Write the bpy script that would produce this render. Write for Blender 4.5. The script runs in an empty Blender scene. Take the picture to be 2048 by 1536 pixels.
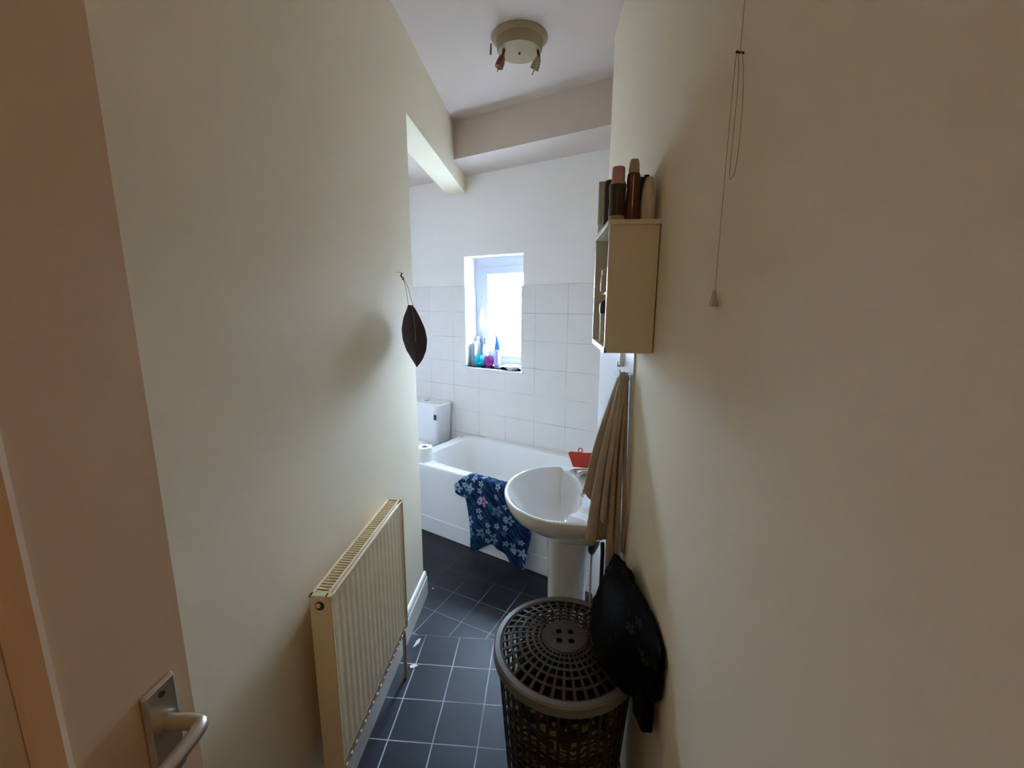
import bpy, bmesh, math, random
from math import sin, cos, pi, sqrt, radians
from mathutils import Vector, Matrix
S = bpy.context.scene
COL = S.collection

# ---------------------------------------------------------------- camera
F_PX, YAW, PITCH, ROLL, EYE = 861.97, -0.0775, 0.185, 0.004, 1.6
cam_data = bpy.data.cameras.new('camera')
cam_data.sensor_width = 36.0
cam_data.lens = 36.0 * F_PX / 2048.0
cam_data.clip_start = 0.02
cam = bpy.data.objects.new('camera', cam_data)
COL.objects.link(cam)
fw = Vector((sin(YAW) * cos(PITCH), cos(YAW) * cos(PITCH), -sin(PITCH)))
rt = Vector((cos(YAW), -sin(YAW), 0))
up = rt.cross(fw)
rt2 = rt * cos(ROLL) + up * sin(ROLL)
up2 = up * cos(ROLL) - rt * sin(ROLL)
M = Matrix((rt2, up2, -fw)).transposed().to_4x4()
M.translation = (0, 0, EYE)
cam.matrix_world = M
S.camera = cam

# ---------------------------------------------------------------- daylight and exposure
S.view_settings.view_transform = 'Standard'
S.view_settings.look = 'None'
S.view_settings.gamma = 1.0
S.view_settings.use_curve_mapping = False
S.view_settings.exposure = 2.88
world = bpy.data.worlds.new('overcast_sky')
S.world = world
world.use_nodes = True
bg = world.node_tree.nodes['Background']
_nt = world.node_tree
_tc = _nt.nodes.new('ShaderNodeTexCoord'); _sp = _nt.nodes.new('ShaderNodeSeparateXYZ'); _cr = _nt.nodes.new('ShaderNodeValToRGB')
_nt.links.new(_tc.outputs['Generated'], _sp.inputs[0]); _nt.links.new(_sp.outputs[2], _cr.inputs[0]); _nt.links.new(_cr.outputs[0], bg.inputs[0])
_cr.color_ramp.elements[0].position = 0.0; _cr.color_ramp.elements[0].color = (0.06, 0.07, 0.075, 1)      # pale ground and yard below the horizon
_cr.color_ramp.elements[1].position = 0.06; _cr.color_ramp.elements[1].color = (0.60, 0.78, 1.0, 1)      # overcast sky
bg.inputs[1].default_value = 26.0
S.cycles.max_bounces = 14
S.cycles.diffuse_bounces = 10
S.cycles.transparent_max_bounces = 12
S.cycles.sample_clamp_indirect = 8.0

ANG = 0.489                      # the back wall runs askew to the passage
DL, DR, YB = 0.649, 0.29, 3.541  # left wall, right wall, back corner
HC, HB, HH = 2.80, 2.565, 2.446  # ceiling, beam soffit, header soffit
BACK = Matrix.Translation((-DL, YB, 0)) @ Matrix.Rotation(-ANG, 4, 'Z')
def bw(s, o, z=0.0):             # back wall frame -> world
    return BACK @ Vector((s, o, z))

def area(name, loc, rot, sx, sy, power, colr, portal=False):
    d = bpy.data.lights.new(name, 'AREA')
    d.shape = 'RECTANGLE'; d.size = sx; d.size_y = sy
    d.energy = power; d.color = colr
    if portal: d.cycles.is_portal = True
    o = bpy.data.objects.new(name, d); COL.objects.link(o)
    o.matrix_world = Matrix.Translation(loc) @ rot
    return o
# daylight enters through the small window (portal only guides the sampling)
rot_in = Matrix.Rotation(-ANG, 4, 'Z') @ Matrix.Rotation(radians(-90), 4, 'X')
area('window_daylight', bw(0.31, 0.24, 1.52), rot_in, 0.72, 0.95, 1.0, (1, 1, 1), True)
# warm fill light added behind the camera to brighten the near walls
area('added_warm_fill', (-0.15, -1.0, 2.62), Matrix.Identity(4), 0.5, 0.5, 0.32, (1.0, 0.55, 0.20))

# ---------------------------------------------------------------- materials
def nd(nt, t, **kw):
    n = nt.nodes.new(t)
    for k, v in kw.items(): setattr(n, k, v)
    return n
def mat(name, col, rough=0.5, metal=0.0, var=0.04, scale=8.0, bump=0.0, bscale=60.0, spec=0.5, trans=0.0, alpha=1.0, sheen=0.0, coat=0.0):
    m = bpy.data.materials.new(name); m.use_nodes = True
    nt = m.node_tree; b = nt.nodes['Principled BSDF']
    tc = nd(nt, 'ShaderNodeTexCoord')
    no = nd(nt, 'ShaderNodeTexNoise'); no.inputs['Scale'].default_value = scale; no.inputs['Detail'].default_value = 4
    nt.links.new(tc.outputs['Object'], no.inputs['Vector'])
    mx = nd(nt, 'ShaderNodeMix', data_type='RGBA')
    nt.links.new(no.outputs['Fac'], mx.inputs[0])
    mx.inputs[6].default_value = (*[max(0, c * (1 - var)) for c in col], 1)
    mx.inputs[7].default_value = (*[min(1, c * (1 + var)) for c in col], 1)
    nt.links.new(mx.outputs[2], b.inputs['Base Color'])
    b.inputs['Roughness'].default_value = rough
    b.inputs['Metallic'].default_value = metal
    b.inputs['Specular IOR Level'].default_value = spec
    b.inputs['Transmission Weight'].default_value = trans
    b.inputs['Alpha'].default_value = alpha
    b.inputs['Sheen Weight'].default_value = sheen
    b.inputs['Coat Weight'].default_value = coat
    if bump:
        n2 = nd(nt, 'ShaderNodeTexNoise'); n2.inputs['Scale'].default_value = bscale; n2.inputs['Detail'].default_value = 6
        nt.links.new(tc.outputs['Object'], n2.inputs['Vector'])
        bp = nd(nt, 'ShaderNodeBump'); bp.inputs['Strength'].default_value = bump; bp.inputs['Distance'].default_value = 0.004
        nt.links.new(n2.outputs['Fac'], bp.inputs['Height'])
        nt.links.new(bp.outputs['Normal'], b.inputs['Normal'])
    return m

def mth(nt, op, a, b=None, c=None):
    n = nd(nt, 'ShaderNodeMath', operation=op)
    for i, v in enumerate((a, b, c)):
        if v is None: continue
        if isinstance(v, (int, float)): n.inputs[i].default_value = v
        else: nt.links.new(v, n.inputs[i])
    return n.outputs[0]

def line_mask(nt, coord, off, step, half):
    # 1 on grout lines
    t = mth(nt, 'SUBTRACT', coord, off)
    t = mth(nt, 'DIVIDE', t, step)
    fr = mth(nt, 'SUBTRACT', t, mth(nt, 'FLOOR', mth(nt, 'ADD', t, 0.5)))
    return mth(nt, 'LESS_THAN', mth(nt, 'ABSOLUTE', fr), half / step)

def tile_mat(name, ua, va, u0, v0, du, dv, half, tile, grout, rough=0.25):
    m = bpy.data.materials.new(name); m.use_nodes = True
    nt = m.node_tree; b = nt.nodes['Principled BSDF']
    tc = nd(nt, 'ShaderNodeTexCoord'); sp = nd(nt, 'ShaderNodeSeparateXYZ')
    nt.links.new(tc.outputs['Object'], sp.inputs[0])
    g = mth(nt, 'MAXIMUM', line_mask(nt, sp.outputs[ua], u0, du, half * 0.8), line_mask(nt, sp.outputs[va], v0, dv, half))
    no = nd(nt, 'ShaderNodeTexNoise'); no.inputs['Scale'].default_value = 7; no.inputs['Detail'].default_value = 5
    nt.links.new(tc.outputs['Object'], no.inputs['Vector'])
    mx = nd(nt, 'ShaderNodeMix', data_type='RGBA'); nt.links.new(no.outputs['Fac'], mx.inputs[0])
    mx.inputs[6].default_value = (*[c * 0.95 for c in tile], 1); mx.inputs[7].default_value = (*[min(1, c * 1.05) for c in tile], 1)
    # stained grout: patchy
    n3 = nd(nt, 'ShaderNodeTexNoise'); n3.inputs['Scale'].default_value = 3.1
    nt.links.new(tc.outputs['Object'], n3.inputs['Vector'])
    gm = nd(nt, 'ShaderNodeMix', data_type='RGBA'); nt.links.new(n3.outputs['Fac'], gm.inputs[0])
    gmr = nd(nt, 'ShaderNodeMapRange'); gmr.inputs[1].default_value = 0.4; gmr.inputs[2].default_value = 0.6; nt.links.new(n3.outputs['Fac'], gmr.inputs[0]); nt.links.new(gmr.outputs[0], gm.inputs[0])
    gm.inputs[6].default_value = (*[c * 0.72 for c in grout], 1); gm.inputs[7].default_value = (*[c * 0.93 for c in tile], 1)
    m2 = nd(nt, 'ShaderNodeMix', data_type='RGBA'); nt.links.new(g, m2.inputs[0])
    nt.links.new(mx.outputs[2], m2.inputs[6]); nt.links.new(gm.outputs[2], m2.inputs[7])
    nt.links.new(m2.outputs[2], b.inputs['Base Color'])
    b.inputs['Roughness'].default_value = rough
    bp = nd(nt, 'ShaderNodeBump'); bp.inputs['Strength'].default_value = 0.4; bp.inputs['Distance'].default_value = 0.001
    nt.links.new(mth(nt, 'SUBTRACT', 1.0, g), bp.inputs['Height']); nt.links.new(bp.outputs['Normal'], b.inputs['Normal'])
    return m

PAINT_W = mat('white_wall_paint', (0.90, 0.87, 0.84), 0.85, var=0.03, scale=2.2, bump=0.15, bscale=35)
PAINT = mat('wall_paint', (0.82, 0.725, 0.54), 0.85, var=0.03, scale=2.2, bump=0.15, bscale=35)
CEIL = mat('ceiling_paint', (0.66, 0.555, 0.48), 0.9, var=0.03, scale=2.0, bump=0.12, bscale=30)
WTILE = tile_mat('cream_wall_tile', 0, 2, 0.12, 0.70, 0.264, 0.207, 0.0017, (0.82, 0.79, 0.765), (0.60, 0.52, 0.46))
WTILE_R = tile_mat('pale_splash_tile', 1, 2, 2.022, 0.70, 0.264, 0.207, 0.002, (0.72, 0.74, 0.74), (0.85, 0.85, 0.82))
REVEAL = mat('white_reveal_tile', (0.86, 0.86, 0.87), 0.25)
GLOSSW = mat('white_gloss', (0.86, 0.86, 0.86), 0.25, var=0.02)
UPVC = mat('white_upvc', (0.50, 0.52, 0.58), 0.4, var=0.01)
CERAMIC = mat('white_ceramic', (0.86, 0.87, 0.88), 0.08, var=0.01, coat=0.6)
ACRYL = mat('bath_acrylic', (0.84, 0.85, 0.84), 0.12, var=0.015, coat=0.3)
PANELM = mat('bath_panel', (0.76, 0.76, 0.77), 0.3, var=0.02)
RADM = mat('radiator_cream', (0.84, 0.68, 0.42), 0.35, var=0.03)
RADG = mat('radiator_gap', (0.10, 0.045, 0.02), 0.8)
RUST = mat('radiator_rusty_edge', (0.45, 0.32, 0.22), 0.6, var=0.25, scale=40)
DARK = mat('dark_metal', (0.03, 0.03, 0.028), 0.5)
CHROME = mat('satin_metal', (0.60, 0.52, 0.43), 0.34, metal=0.85)
DOORM = mat('door_gloss_paint', (0.68, 0.49, 0.33), 0.45, var=0.04, scale=3, bump=0.1, bscale=20)
BINM = mat('dark_plastic', (0.020, 0.020, 0.017), 0.38, var=0.1)
BINEDGE = mat('lit_grey_rim_plastic', (0.17, 0.165, 0.155), 0.35, var=0.1)  # rim coloured lighter than the lid to paint in the light on it
BINRIM = mat('grey_brown_plastic', (0.050, 0.043, 0.035), 0.32, var=0.1)
TOWELM = mat('beige_towelling', (0.50, 0.415, 0.32), 0.95, var=0.08, scale=60, bump=0.6, bscale=400, sheen=0.1)
CREAM = mat('cream_cloth', (0.55, 0.45, 0.26), 0.9, var=0.3, scale=25)
SHELFM = mat('cream_cabinet', (0.74, 0.68, 0.54), 0.4, var=0.02)
PAPER = mat('tissue_paper', (0.86, 0.86, 0.87), 0.9, bump=0.3, bscale=200)
CARD = mat('cardboard', (0.30, 0.24, 0.20), 0.9)
LEAFM = mat('dark_leaf_skin', (0.035, 0.022, 0.028), 0.4, var=0.3, scale=18, bump=0.4, bscale=70)
CORDM = mat('dark_cord', (0.03, 0.02, 0.018), 0.7)
CREAMCORD = mat('tan_cord', (0.46, 0.37, 0.24), 0.8)
BLACKCLOTH0 = None

def floor_mat():
    m = bpy.data.materials.new('slate_look_vinyl'); m.use_nodes = True
    nt = m.node_tree; b = nt.nodes['Principled BSDF']
    tc = nd(nt, 'ShaderNodeTexCoord'); sp = nd(nt, 'ShaderNodeSeparateXYZ'); nt.links.new(tc.outputs['Object'], sp.inputs[0])
    wob = nd(nt, 'ShaderNodeTexNoise'); wob.inputs['Scale'].default_value = 5; nt.links.new(tc.outputs['Object'], wob.inputs['Vector'])
    wv = mth(nt, 'MULTIPLY', mth(nt, 'SUBTRACT', wob.outputs['Fac'], 0.5), 0.006)
    x = mth(nt, 'ADD', sp.outputs[0], wv); y = mth(nt, 'ADD', sp.outputs[1], wv)
    near = mth(nt, 'MAXIMUM', line_mask(nt, x, -0.222, 0.168, 0.0026), line_mask(nt, y, 1.812, 0.1725, 0.0020))
    mp = nd(nt, 'ShaderNodeMapping', vector_type='POINT')
    mp.inputs['Location'].default_value = (0, 0, 0); mp.inputs['Rotation'].default_value = (0, 0, radians(22.8))
    off = nd(nt, 'ShaderNodeVectorMath', operation='SUBTRACT'); nt.links.new(tc.outputs['Object'], off.inputs[0]); off.inputs[1].default_value = (-0.259, 1.823, 0)
    nt.links.new(off.outputs[0], mp.inputs[0])
    s2 = nd(nt, 'ShaderNodeSeparateXYZ'); nt.links.new(mp.outputs[0], s2.inputs[0])
    far = mth(nt, 'MAXIMUM', line_mask(nt, s2.outputs[0], 0.0, 0.168, 0.0022), line_mask(nt, s2.outputs[1], 0.028, 0.171, 0.0018))
    isf = mth(nt, 'GREATER_THAN', y, 1.812)
    shade_fade = nd(nt, 'ShaderNodeMapRange'); shade_fade.inputs[1].default_value = 2.0; shade_fade.inputs[2].default_value = 2.25; shade_fade.inputs[3].default_value = 1.0; shade_fade.inputs[4].default_value = 0.06; nt.links.new(sp.outputs[1], shade_fade.inputs[0])
    far = mth(nt, 'MULTIPLY', far, shade_fade.outputs[0])   # grout lines fade towards the bath: the shade there put into the colour
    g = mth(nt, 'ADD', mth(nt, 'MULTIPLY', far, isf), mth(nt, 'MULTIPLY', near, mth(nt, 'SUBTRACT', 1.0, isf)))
    # grout brightness varies, partly worn away
    gw = nd(nt, 'ShaderNodeTexNoise'); gw.inputs['Scale'].default_value = 2.3; nt.links.new(tc.outputs['Object'], gw.inputs['Vector'])
    cr = nd(nt, 'ShaderNodeValToRGB'); cr.color_ramp.elements[0].position = 0.35; cr.color_ramp.elements[0].color = (0.12, 0.12, 0.12, 1)
    cr.color_ramp.elements[1].position = 0.62; cr.color_ramp.elements[1].color = (1, 1, 1, 1)
    nt.links.new(gw.outputs['Fac'], cr.inputs[0])
    g = mth(nt, 'MULTIPLY', g, cr.outputs[0])
    no = nd(nt, 'ShaderNodeTexNoise'); no.inputs['Scale'].default_value = 9; no.inputs['Detail'].default_value = 6
    nt.links.new(tc.outputs['Object'], no.inputs['Vector'])
    c2 = nd(nt, 'ShaderNodeValToRGB')
    e = c2.color_ramp.elements; e[0].position = 0.3; e[0].color = (0.010, 0.015, 0.017, 1); e[1].position = 0.72; e[1].color = (0.027, 0.023, 0.038, 1)
    nt.links.new(no.outputs['Fac'], c2.inputs[0])
    mx = nd(nt, 'ShaderNodeMix', data_type='RGBA'); nt.links.new(g, mx.inputs[0])
    nt.links.new(c2.outputs[0], mx.inputs[6]); mx.inputs[7].default_value = (0.55, 0.56, 0.60, 1)
    nt.links.new(mx.outputs[2], b.inputs['Base Color'])
    b.inputs['Roughness'].default_value = 0.46
    b.inputs['Specular IOR Level'].default_value = 0.3
    bp = nd(nt, 'ShaderNodeBump'); bp.inputs['Strength'].default_value = 0.25; bp.inputs['Distance'].default_value = 0.003
    nt.links.new(no.outputs['Fac'], bp.inputs['Height']); nt.links.new(bp.outputs['Normal'], b.inputs['Normal'])
    return m
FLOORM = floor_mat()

def floral_mat(name, base, base2, petals, cell, stripes=False, size=0.36, keep=0.75, rough=0.8):
    # flowers: Voronoi cells with a petal outline around each cell point (object X and Z plane)
    m = bpy.data.materials.new(name); m.use_nodes = True
    nt = m.node_tree; b = nt.nodes['Principled BSDF']
    uv = nd(nt, 'ShaderNodeUVMap')
    sc = nd(nt, 'ShaderNodeVectorMath', operation='SCALE'); nt.links.new(uv.outputs[0], sc.inputs[0]); sc.inputs['Scale'].default_value = 1.0 / cell
    no = nd(nt, 'ShaderNodeTexNoise'); no.inputs['Scale'].default_value = 9; nt.links.new(uv.outputs[0], no.inputs['Vector'])
    bs = nd(nt, 'ShaderNodeMix', data_type='RGBA'); bs.inputs[6].default_value = (*base, 1); bs.inputs[7].default_value = (*base2, 1)
    if stripes:
        wv = nd(nt, 'ShaderNodeTexWave', wave_type='BANDS', bands_direction='DIAGONAL'); wv.inputs['Scale'].default_value = 13; wv.inputs['Distortion'].default_value = 0.0
        nt.links.new(uv.outputs[0], wv.inputs['Vector']); nt.links.new(wv.outputs['Fac'], bs.inputs[0])
    else: nt.links.new(no.outputs['Fac'], bs.inputs[0])
    cur = bs.outputs[2]
    for layer, (cs, thr, cols, kp) in enumerate(petals):
        sh = nd(nt, 'ShaderNodeVectorMath', operation='MULTIPLY_ADD'); nt.links.new(sc.outputs[0], sh.inputs[0])
        sh.inputs[1].default_value = (cs, cs, cs); sh.inputs[2].default_value = (layer * 7.3, layer * 3.1, 0)
        vo = nd(nt, 'ShaderNodeTexVoronoi', voronoi_dimensions='2D'); vo.inputs['Scale'].default_value = 1.0; vo.inputs['Randomness'].default_value = 0.75
        nt.links.new(sh.outputs[0], vo.inputs['Vector'])
        df = nd(nt, 'ShaderNodeVectorMath', operation='SUBTRACT'); nt.links.new(sh.outputs[0], df.inputs[0]); nt.links.new(vo.outputs['Position'], df.inputs[1])
        sp = nd(nt, 'ShaderNodeSeparateXYZ'); nt.links.new(df.outputs[0], sp.inputs[0])
        th = mth(nt, 'ARCTAN2', sp.outputs[1], sp.outputs[0])
        pet = mth(nt, 'ABSOLUTE', mth(nt, 'COSINE', mth(nt, 'MULTIPLY', th, 2.5)))
        lim = mth(nt, 'MULTIPLY', mth(nt, 'ADD', mth(nt, 'MULTIPLY', pet, 0.75), 0.25), thr)
        msk = mth(nt, 'LESS_THAN', vo.outputs['Distance'], lim)
        ctr = mth(nt, 'LESS_THAN', vo.outputs['Distance'], thr * 0.22)
        sc2 = nd(nt, 'ShaderNodeSeparateColor'); nt.links.new(vo.outputs['Color'], sc2.inputs[0])
        msk = mth(nt, 'MULTIPLY', msk, mth(nt, 'LESS_THAN', sc2.outputs[0], kp))
        ramp = nd(nt, 'ShaderNodeValToRGB'); ramp.color_ramp.interpolation = 'CONSTANT'
        el = ramp.color_ramp.elements
        el[0].color = (*cols[0], 1); el[1].color = (*cols[-1], 1); el[1].position = 0.8
        if len(cols) > 2:
            x_ = el.new(0.42); x_.color = (*cols[1], 1)
        nt.links.new(sc2.outputs[1], ramp.inputs[0])
        mx = nd(nt, 'ShaderNodeMix', data_type='RGBA'); nt.links.new(msk, mx.inputs[0]); nt.links.new(cur, mx.inputs[6]); nt.links.new(ramp.outputs[0], mx.inputs[7])
        m3 = nd(nt, 'ShaderNodeMix', data_type='RGBA'); nt.links.new(mth(nt, 'MULTIPLY', ctr, msk), m3.inputs[0]); nt.links.new(mx.outputs[2], m3.inputs[6]); m3.inputs[7].default_value = (base2[0] * .7, base2[1] * .9, base2[2], 1)
        cur = m3.outputs[2]
    nt.links.new(cur, b.inputs['Base Color']); b.inputs['Roughness'].default_value = rough
    b.inputs['Sheen Weight'].default_value = 0.0
    b.inputs['Specular IOR Level'].default_value = 0.15
    return m
BLUEFLORAL = floral_mat('blue_floral_cloth', (0.008, 0.030, 0.110), (0.024, 0.078, 0.235),
                        [(1.9, 0.42, [(0.02, 0.13, 0.17), (0.05, 0.22, 0.30)], 0.45),
                         (1.0, 0.36, [(0.40, 0.52, 0.66), (0.20, 0.38, 0.50), (0.68, 0.42, 0.56)], 0.62),
                         (1.7, 0.34, [(0.55, 0.66, 0.78), (0.14, 0.26, 0.44)], 0.35)], 0.105, stripes=True)
BLACKFLORAL = floral_mat('black_floral_cloth', (0.0008, 0.0008, 0.0009), (0.0015, 0.0015, 0.002),
                         [(1.0, 0.30, [(0.012, 0.011, 0.010), (0.003, 0.003, 0.004), (0.035, 0.031, 0.027)], 0.30),
                          (2.1, 0.30, [(0.015, 0.015, 0.022), (0.04, 0.035, 0.03)], 0.10)], 0.052, rough=0.95)

def plastic(name, col, rough=0.3, **k): return mat(name, col, rough, var=k.pop('var', 0.03), **k)
def glassy(name, col, rough=0.05, alpha=1.0):
    m = bpy.data.materials.new(name); m.use_nodes = True
    b = m.node_tree.nodes['Principled BSDF']
    b.inputs['Base Color'].default_value = (*col, 1); b.inputs['Roughness'].default_value = rough
    b.inputs['Transmission Weight'].default_value = 0.85; b.inputs['IOR'].default_value = 1.3
    return m

# ---------------------------------------------------------------- mesh helpers
def bev(bm, geom_edges, w, seg=2):
    if w > 0: bmesh.ops.bevel(bm, geom=geom_edges, offset=w, segments=seg, affect='EDGES', profile=0.5)
def add_box(bm, x0, x1, y0, y1, z0, z1, b=0.0, seg=2, mi=0):
    t = bmesh.new()
    bmesh.ops.create_cube(t, size=1.0)
    for v in t.verts:
        v.co = Vector(((x0 + x1) / 2 + v.co.x * (x1 - x0), (y0 + y1) / 2 + v.co.y * (y1 - y0), (z0 + z1) / 2 + v.co.z * (z1 - z0)))
    bev(t, list(t.edges), b, seg)
    merge(bm, t, mi)
def merge(bm, t, mi=0):
    for f in t.faces: f.material_index = mi
    me = bpy.data.meshes.new('tmp'); t.to_mesh(me); t.free(); bm.from_mesh(me); bpy.data.meshes.remove(me)
def add_prism(bm, pts, z0, z1, mi=0, b=0.0):
    t = bmesh.new()
    a = [t.verts.new((p[0], p[1], z0)) for p in pts]; c = [t.verts.new((p[0], p[1], z1)) for p in pts]
    n = len(pts)
    t.faces.new(a[::-1]); t.faces.new(c)
    for i in range(n): t.faces.new((a[i], a[(i + 1) % n], c[(i + 1) % n], c[i]))
    bmesh.ops.recalc_face_normals(t, faces=t.faces)
    bev(t, list(t.edges), b)
    merge(bm, t, mi)
def loft(bm, rings, cap0=True, cap1=True, mi=0, closed=True):
    t = bmesh.new(); R = []
    for r in rings: R.append([t.verts.new(p) for p in r])
    n = len(rings[0])
    for a, c in zip(R, R[1:]):
        for i in range(n if closed else n - 1):
            j = (i + 1) % n
            t.faces.new((a[i], a[j], c[j], c[i]))
    if cap0: t.faces.new(R[0][::-1])
    if cap1: t.faces.new(R[-1])
    bmesh.ops.remove_doubles(t, verts=t.verts, dist=1e-6)
    bmesh.ops.recalc_face_normals(t, faces=t.faces)
    merge(bm, t, mi)
def ell(cx, cy, z, rx, ry, n=40, p=2.0, rot=0.0):
    o = []
    for i in range(n):
        a = 2 * pi * i / n; c, s = cos(a), sin(a)
        x = rx * math.copysign(abs(c) ** (2 / p), c); y = ry * math.copysign(abs(s) ** (2 / p), s)
        o.append((cx + x * cos(rot) - y * sin(rot), cy + x * sin(rot) + y * cos(rot), z))
    return o
def add_lathe(bm, prof, cx=0, cy=0, n=32, mi=0, caps=True):
    loft(bm, [ell(cx, cy, z, max(r, 1e-4), max(r, 1e-4), n) for r, z in prof], caps, caps, mi)
def add_tube(bm, pts, r, n=8, mi=0, r2=None):
    pts = [Vector(p) for p in pts]; rings = []
    prev = None
    for i, p in enumerate(pts):
        d = (pts[min(i + 1, len(pts) - 1)] - pts[max(i - 1, 0)]).normalized()
        if prev is None:
            u = d.orthogonal().normalized()
        else:
            u = (prev - d * prev.dot(d)).normalized()
        prev = u; w = d.cross(u)
        k = i / max(1, len(pts) - 1)
        rr = (r[i] if isinstance(r, (list, tuple)) else (r if r2 is None else r + (r2 - r) * k))
        rings.append([p + u * (rr * cos(2 * pi * j / n)) + w * (rr * sin(2 * pi * j / n)) for j in range(n)])
    loft(bm, rings, True, True, mi)
def bez(p, n=12):
    # Catmull-Rom through points
    P = [Vector(q) for q in p]; P = [P[0] * 2 - P[1]] + P + [P[-1] * 2 - P[-2]]; o = []
    for i in range(1, len(P) - 2):
        for k in range(n):
            t = k / n; a, b_, c, d = P[i - 1], P[i], P[i + 1], P[i + 2]
            o.append(0.5 * ((2 * b_) + (c - a) * t + (2 * a - 5 * b_ + 4 * c - d) * t * t + (3 * b_ - a - 3 * c + d) * t ** 3))
    o.append(P[-2]); return o
def B(): return bmesh.new()
def obj(name, bm, mats, parent=None, smooth=False, M=None, angle=None):
    me = bpy.data.meshes.new(name); bm.to_mesh(me); bm.free()
    for m in (mats if isinstance(mats, (list, tuple)) else [mats]): me.materials.append(m)
    if smooth:
        for p in me.polygons: p.use_smooth = True
        if angle: me.set_sharp_from_angle(angle=radians(angle))
    o = bpy.data.objects.new(name, me); COL.objects.link(o)
    if parent is not None: o.parent = parent
    if M is not None: o.matrix_world = M if parent is None else M
    return o
def tag(o, label=None, cat=None, group=None, kind=None):
    if label: o['label'] = label
    if cat: o['category'] = cat
    if group: o['group'] = group
    if kind: o['kind'] = kind
    return o
def thing(name, label, cat, loc=(0, 0, 0), rz=0.0, group=None):
    o = bpy.data.objects.new(name, None); COL.objects.link(o)
    o.empty_display_size = 0.05
    o.location = loc; o.rotation_euler = (0, 0, rz)
    return tag(o, label, cat, group)
def struct(name, bm, mats, label=None, cat=None, parent=None, M=None, smooth=False):
    o = obj(name, bm, mats, parent, smooth, M, 35 if smooth else None)
    if parent is None: tag(o, label, cat, kind='structure')
    return o

# ================================================================ the room
sA, cA = sin(ANG), cos(ANG)
def W(s, o): v = bw(s, o); return (v.x, v.y)
TZ = 1.735   # top of tiling

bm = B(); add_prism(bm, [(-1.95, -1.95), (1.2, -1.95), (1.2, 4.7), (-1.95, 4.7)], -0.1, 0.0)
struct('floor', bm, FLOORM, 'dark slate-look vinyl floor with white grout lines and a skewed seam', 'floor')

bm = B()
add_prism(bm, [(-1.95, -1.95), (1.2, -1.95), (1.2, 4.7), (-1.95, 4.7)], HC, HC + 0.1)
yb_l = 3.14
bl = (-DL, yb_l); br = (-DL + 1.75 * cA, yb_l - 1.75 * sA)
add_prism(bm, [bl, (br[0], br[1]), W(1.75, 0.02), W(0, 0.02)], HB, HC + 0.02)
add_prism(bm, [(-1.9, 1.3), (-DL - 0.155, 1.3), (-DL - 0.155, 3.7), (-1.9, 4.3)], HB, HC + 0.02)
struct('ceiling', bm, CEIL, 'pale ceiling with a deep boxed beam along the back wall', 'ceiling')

bm = B()
add_prism(bm, [(-DL, -1.9), (-DL, 2.099), (-DL - 0.155, 2.099), (-DL - 0.155, -1.9)], 0, HC)
add_prism(bm, [(-DL, 2.099), (-DL, YB), W(-0.176, 0), (-DL - 0.155, 2.099)], HH, HC)
struct('wall_left', bm, PAINT, 'cream wall on the left that stops at the toilet recess', 'wall')

bm = B()
add_prism(bm, [(DR, -1.9), (DR, 2.257), (DR + 0.14, 2.257), (DR + 0.14, -1.9)], 0, HC)
add_prism(bm, [(DR - 0.006, 1.404), (DR - 0.006, 2.2575), (DR + 0.02, 2.2575), (DR + 0.02, 1.404)], 0, 1.505, mi=1)
struct('wall_right', bm, [PAINT, WTILE_R], 'cream wall on the right with a pale tiled splashback behind the basin', 'wall')

bm = B()
sL, sR = -1.75, 1.75
wx0, wx1, wz0, wz1 = -0.018, 0.538, 1.08, 1.965
T = 0.20
WX = wx1 + 0.10   # behind the plaster the window runs on to the right
for (a, b_, z0, z1) in ((sL, wx0, TZ, HC), (WX, sR, TZ, HC), (wx0, WX, wz1, HC)):
    add_box(bm, a, b_, 0, T, z0, z1)
add_box(bm, wx1, WX, 0, 0.10, TZ, wz1); add_box(bm, wx1, WX, -0.007, 0.10, wz0, TZ, mi=1)
for (a, b_, z0, z1) in ((sL, wx0, 0, TZ), (WX, sR, 0, TZ), (wx0, WX, 0, wz0)):
    add_box(bm, a, b_, -0.007, T, z0, z1, mi=1)
# white tiled lining of the lower reveal
add_box(bm, wx0, wx0 + 0.012, -0.009, 0.135, wz0, TZ - 0.005, mi=2)
add_box(bm, wx1 - 0.012, wx1, -0.009, 0.102, wz0, TZ - 0.005, mi=2)
struct('wall_back', bm, [PAINT_W, WTILE, REVEAL], 'back wall, painted above and pale tiled below, around the small window', 'wall', M=BACK)

bm = B(); add_prism(bm, [(-1.9, 1.2), (-1.75, 1.2), (-1.75, 4.4), (-1.9, 4.4)], 0, HC)
struct('wall_far_left', bm, PAINT_W, 'cream end wall of the toilet recess', 'wall')
bm = B(); add_prism(bm, [(-1.75, 1.2), (-DL - 0.155, 1.2), (-DL - 0.155, 1.3), (-1.75, 1.3)], 0, HC)
struct('wall_recess_front', bm, PAINT_W, 'cream front wall of the toilet recess', 'wall')
bm = B(); add_prism(bm, [W(1.72, 0), W(1.72, -1.1), W(1.82, -1.1), W(1.82, 0)], 0, HC)
struct('wall_far_right', bm, PAINT_W, 'cream wall at the tap end of the bath', 'wall')
bm = B(); add_prism(bm, [(-1.0, -1.9), (0.6, -1.9), (0.6, -1.8), (-1.0, -1.8)], 0, HC)
struct('wall_rear', bm, PAINT, 'hallway wall behind the viewer', 'wall')

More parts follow.
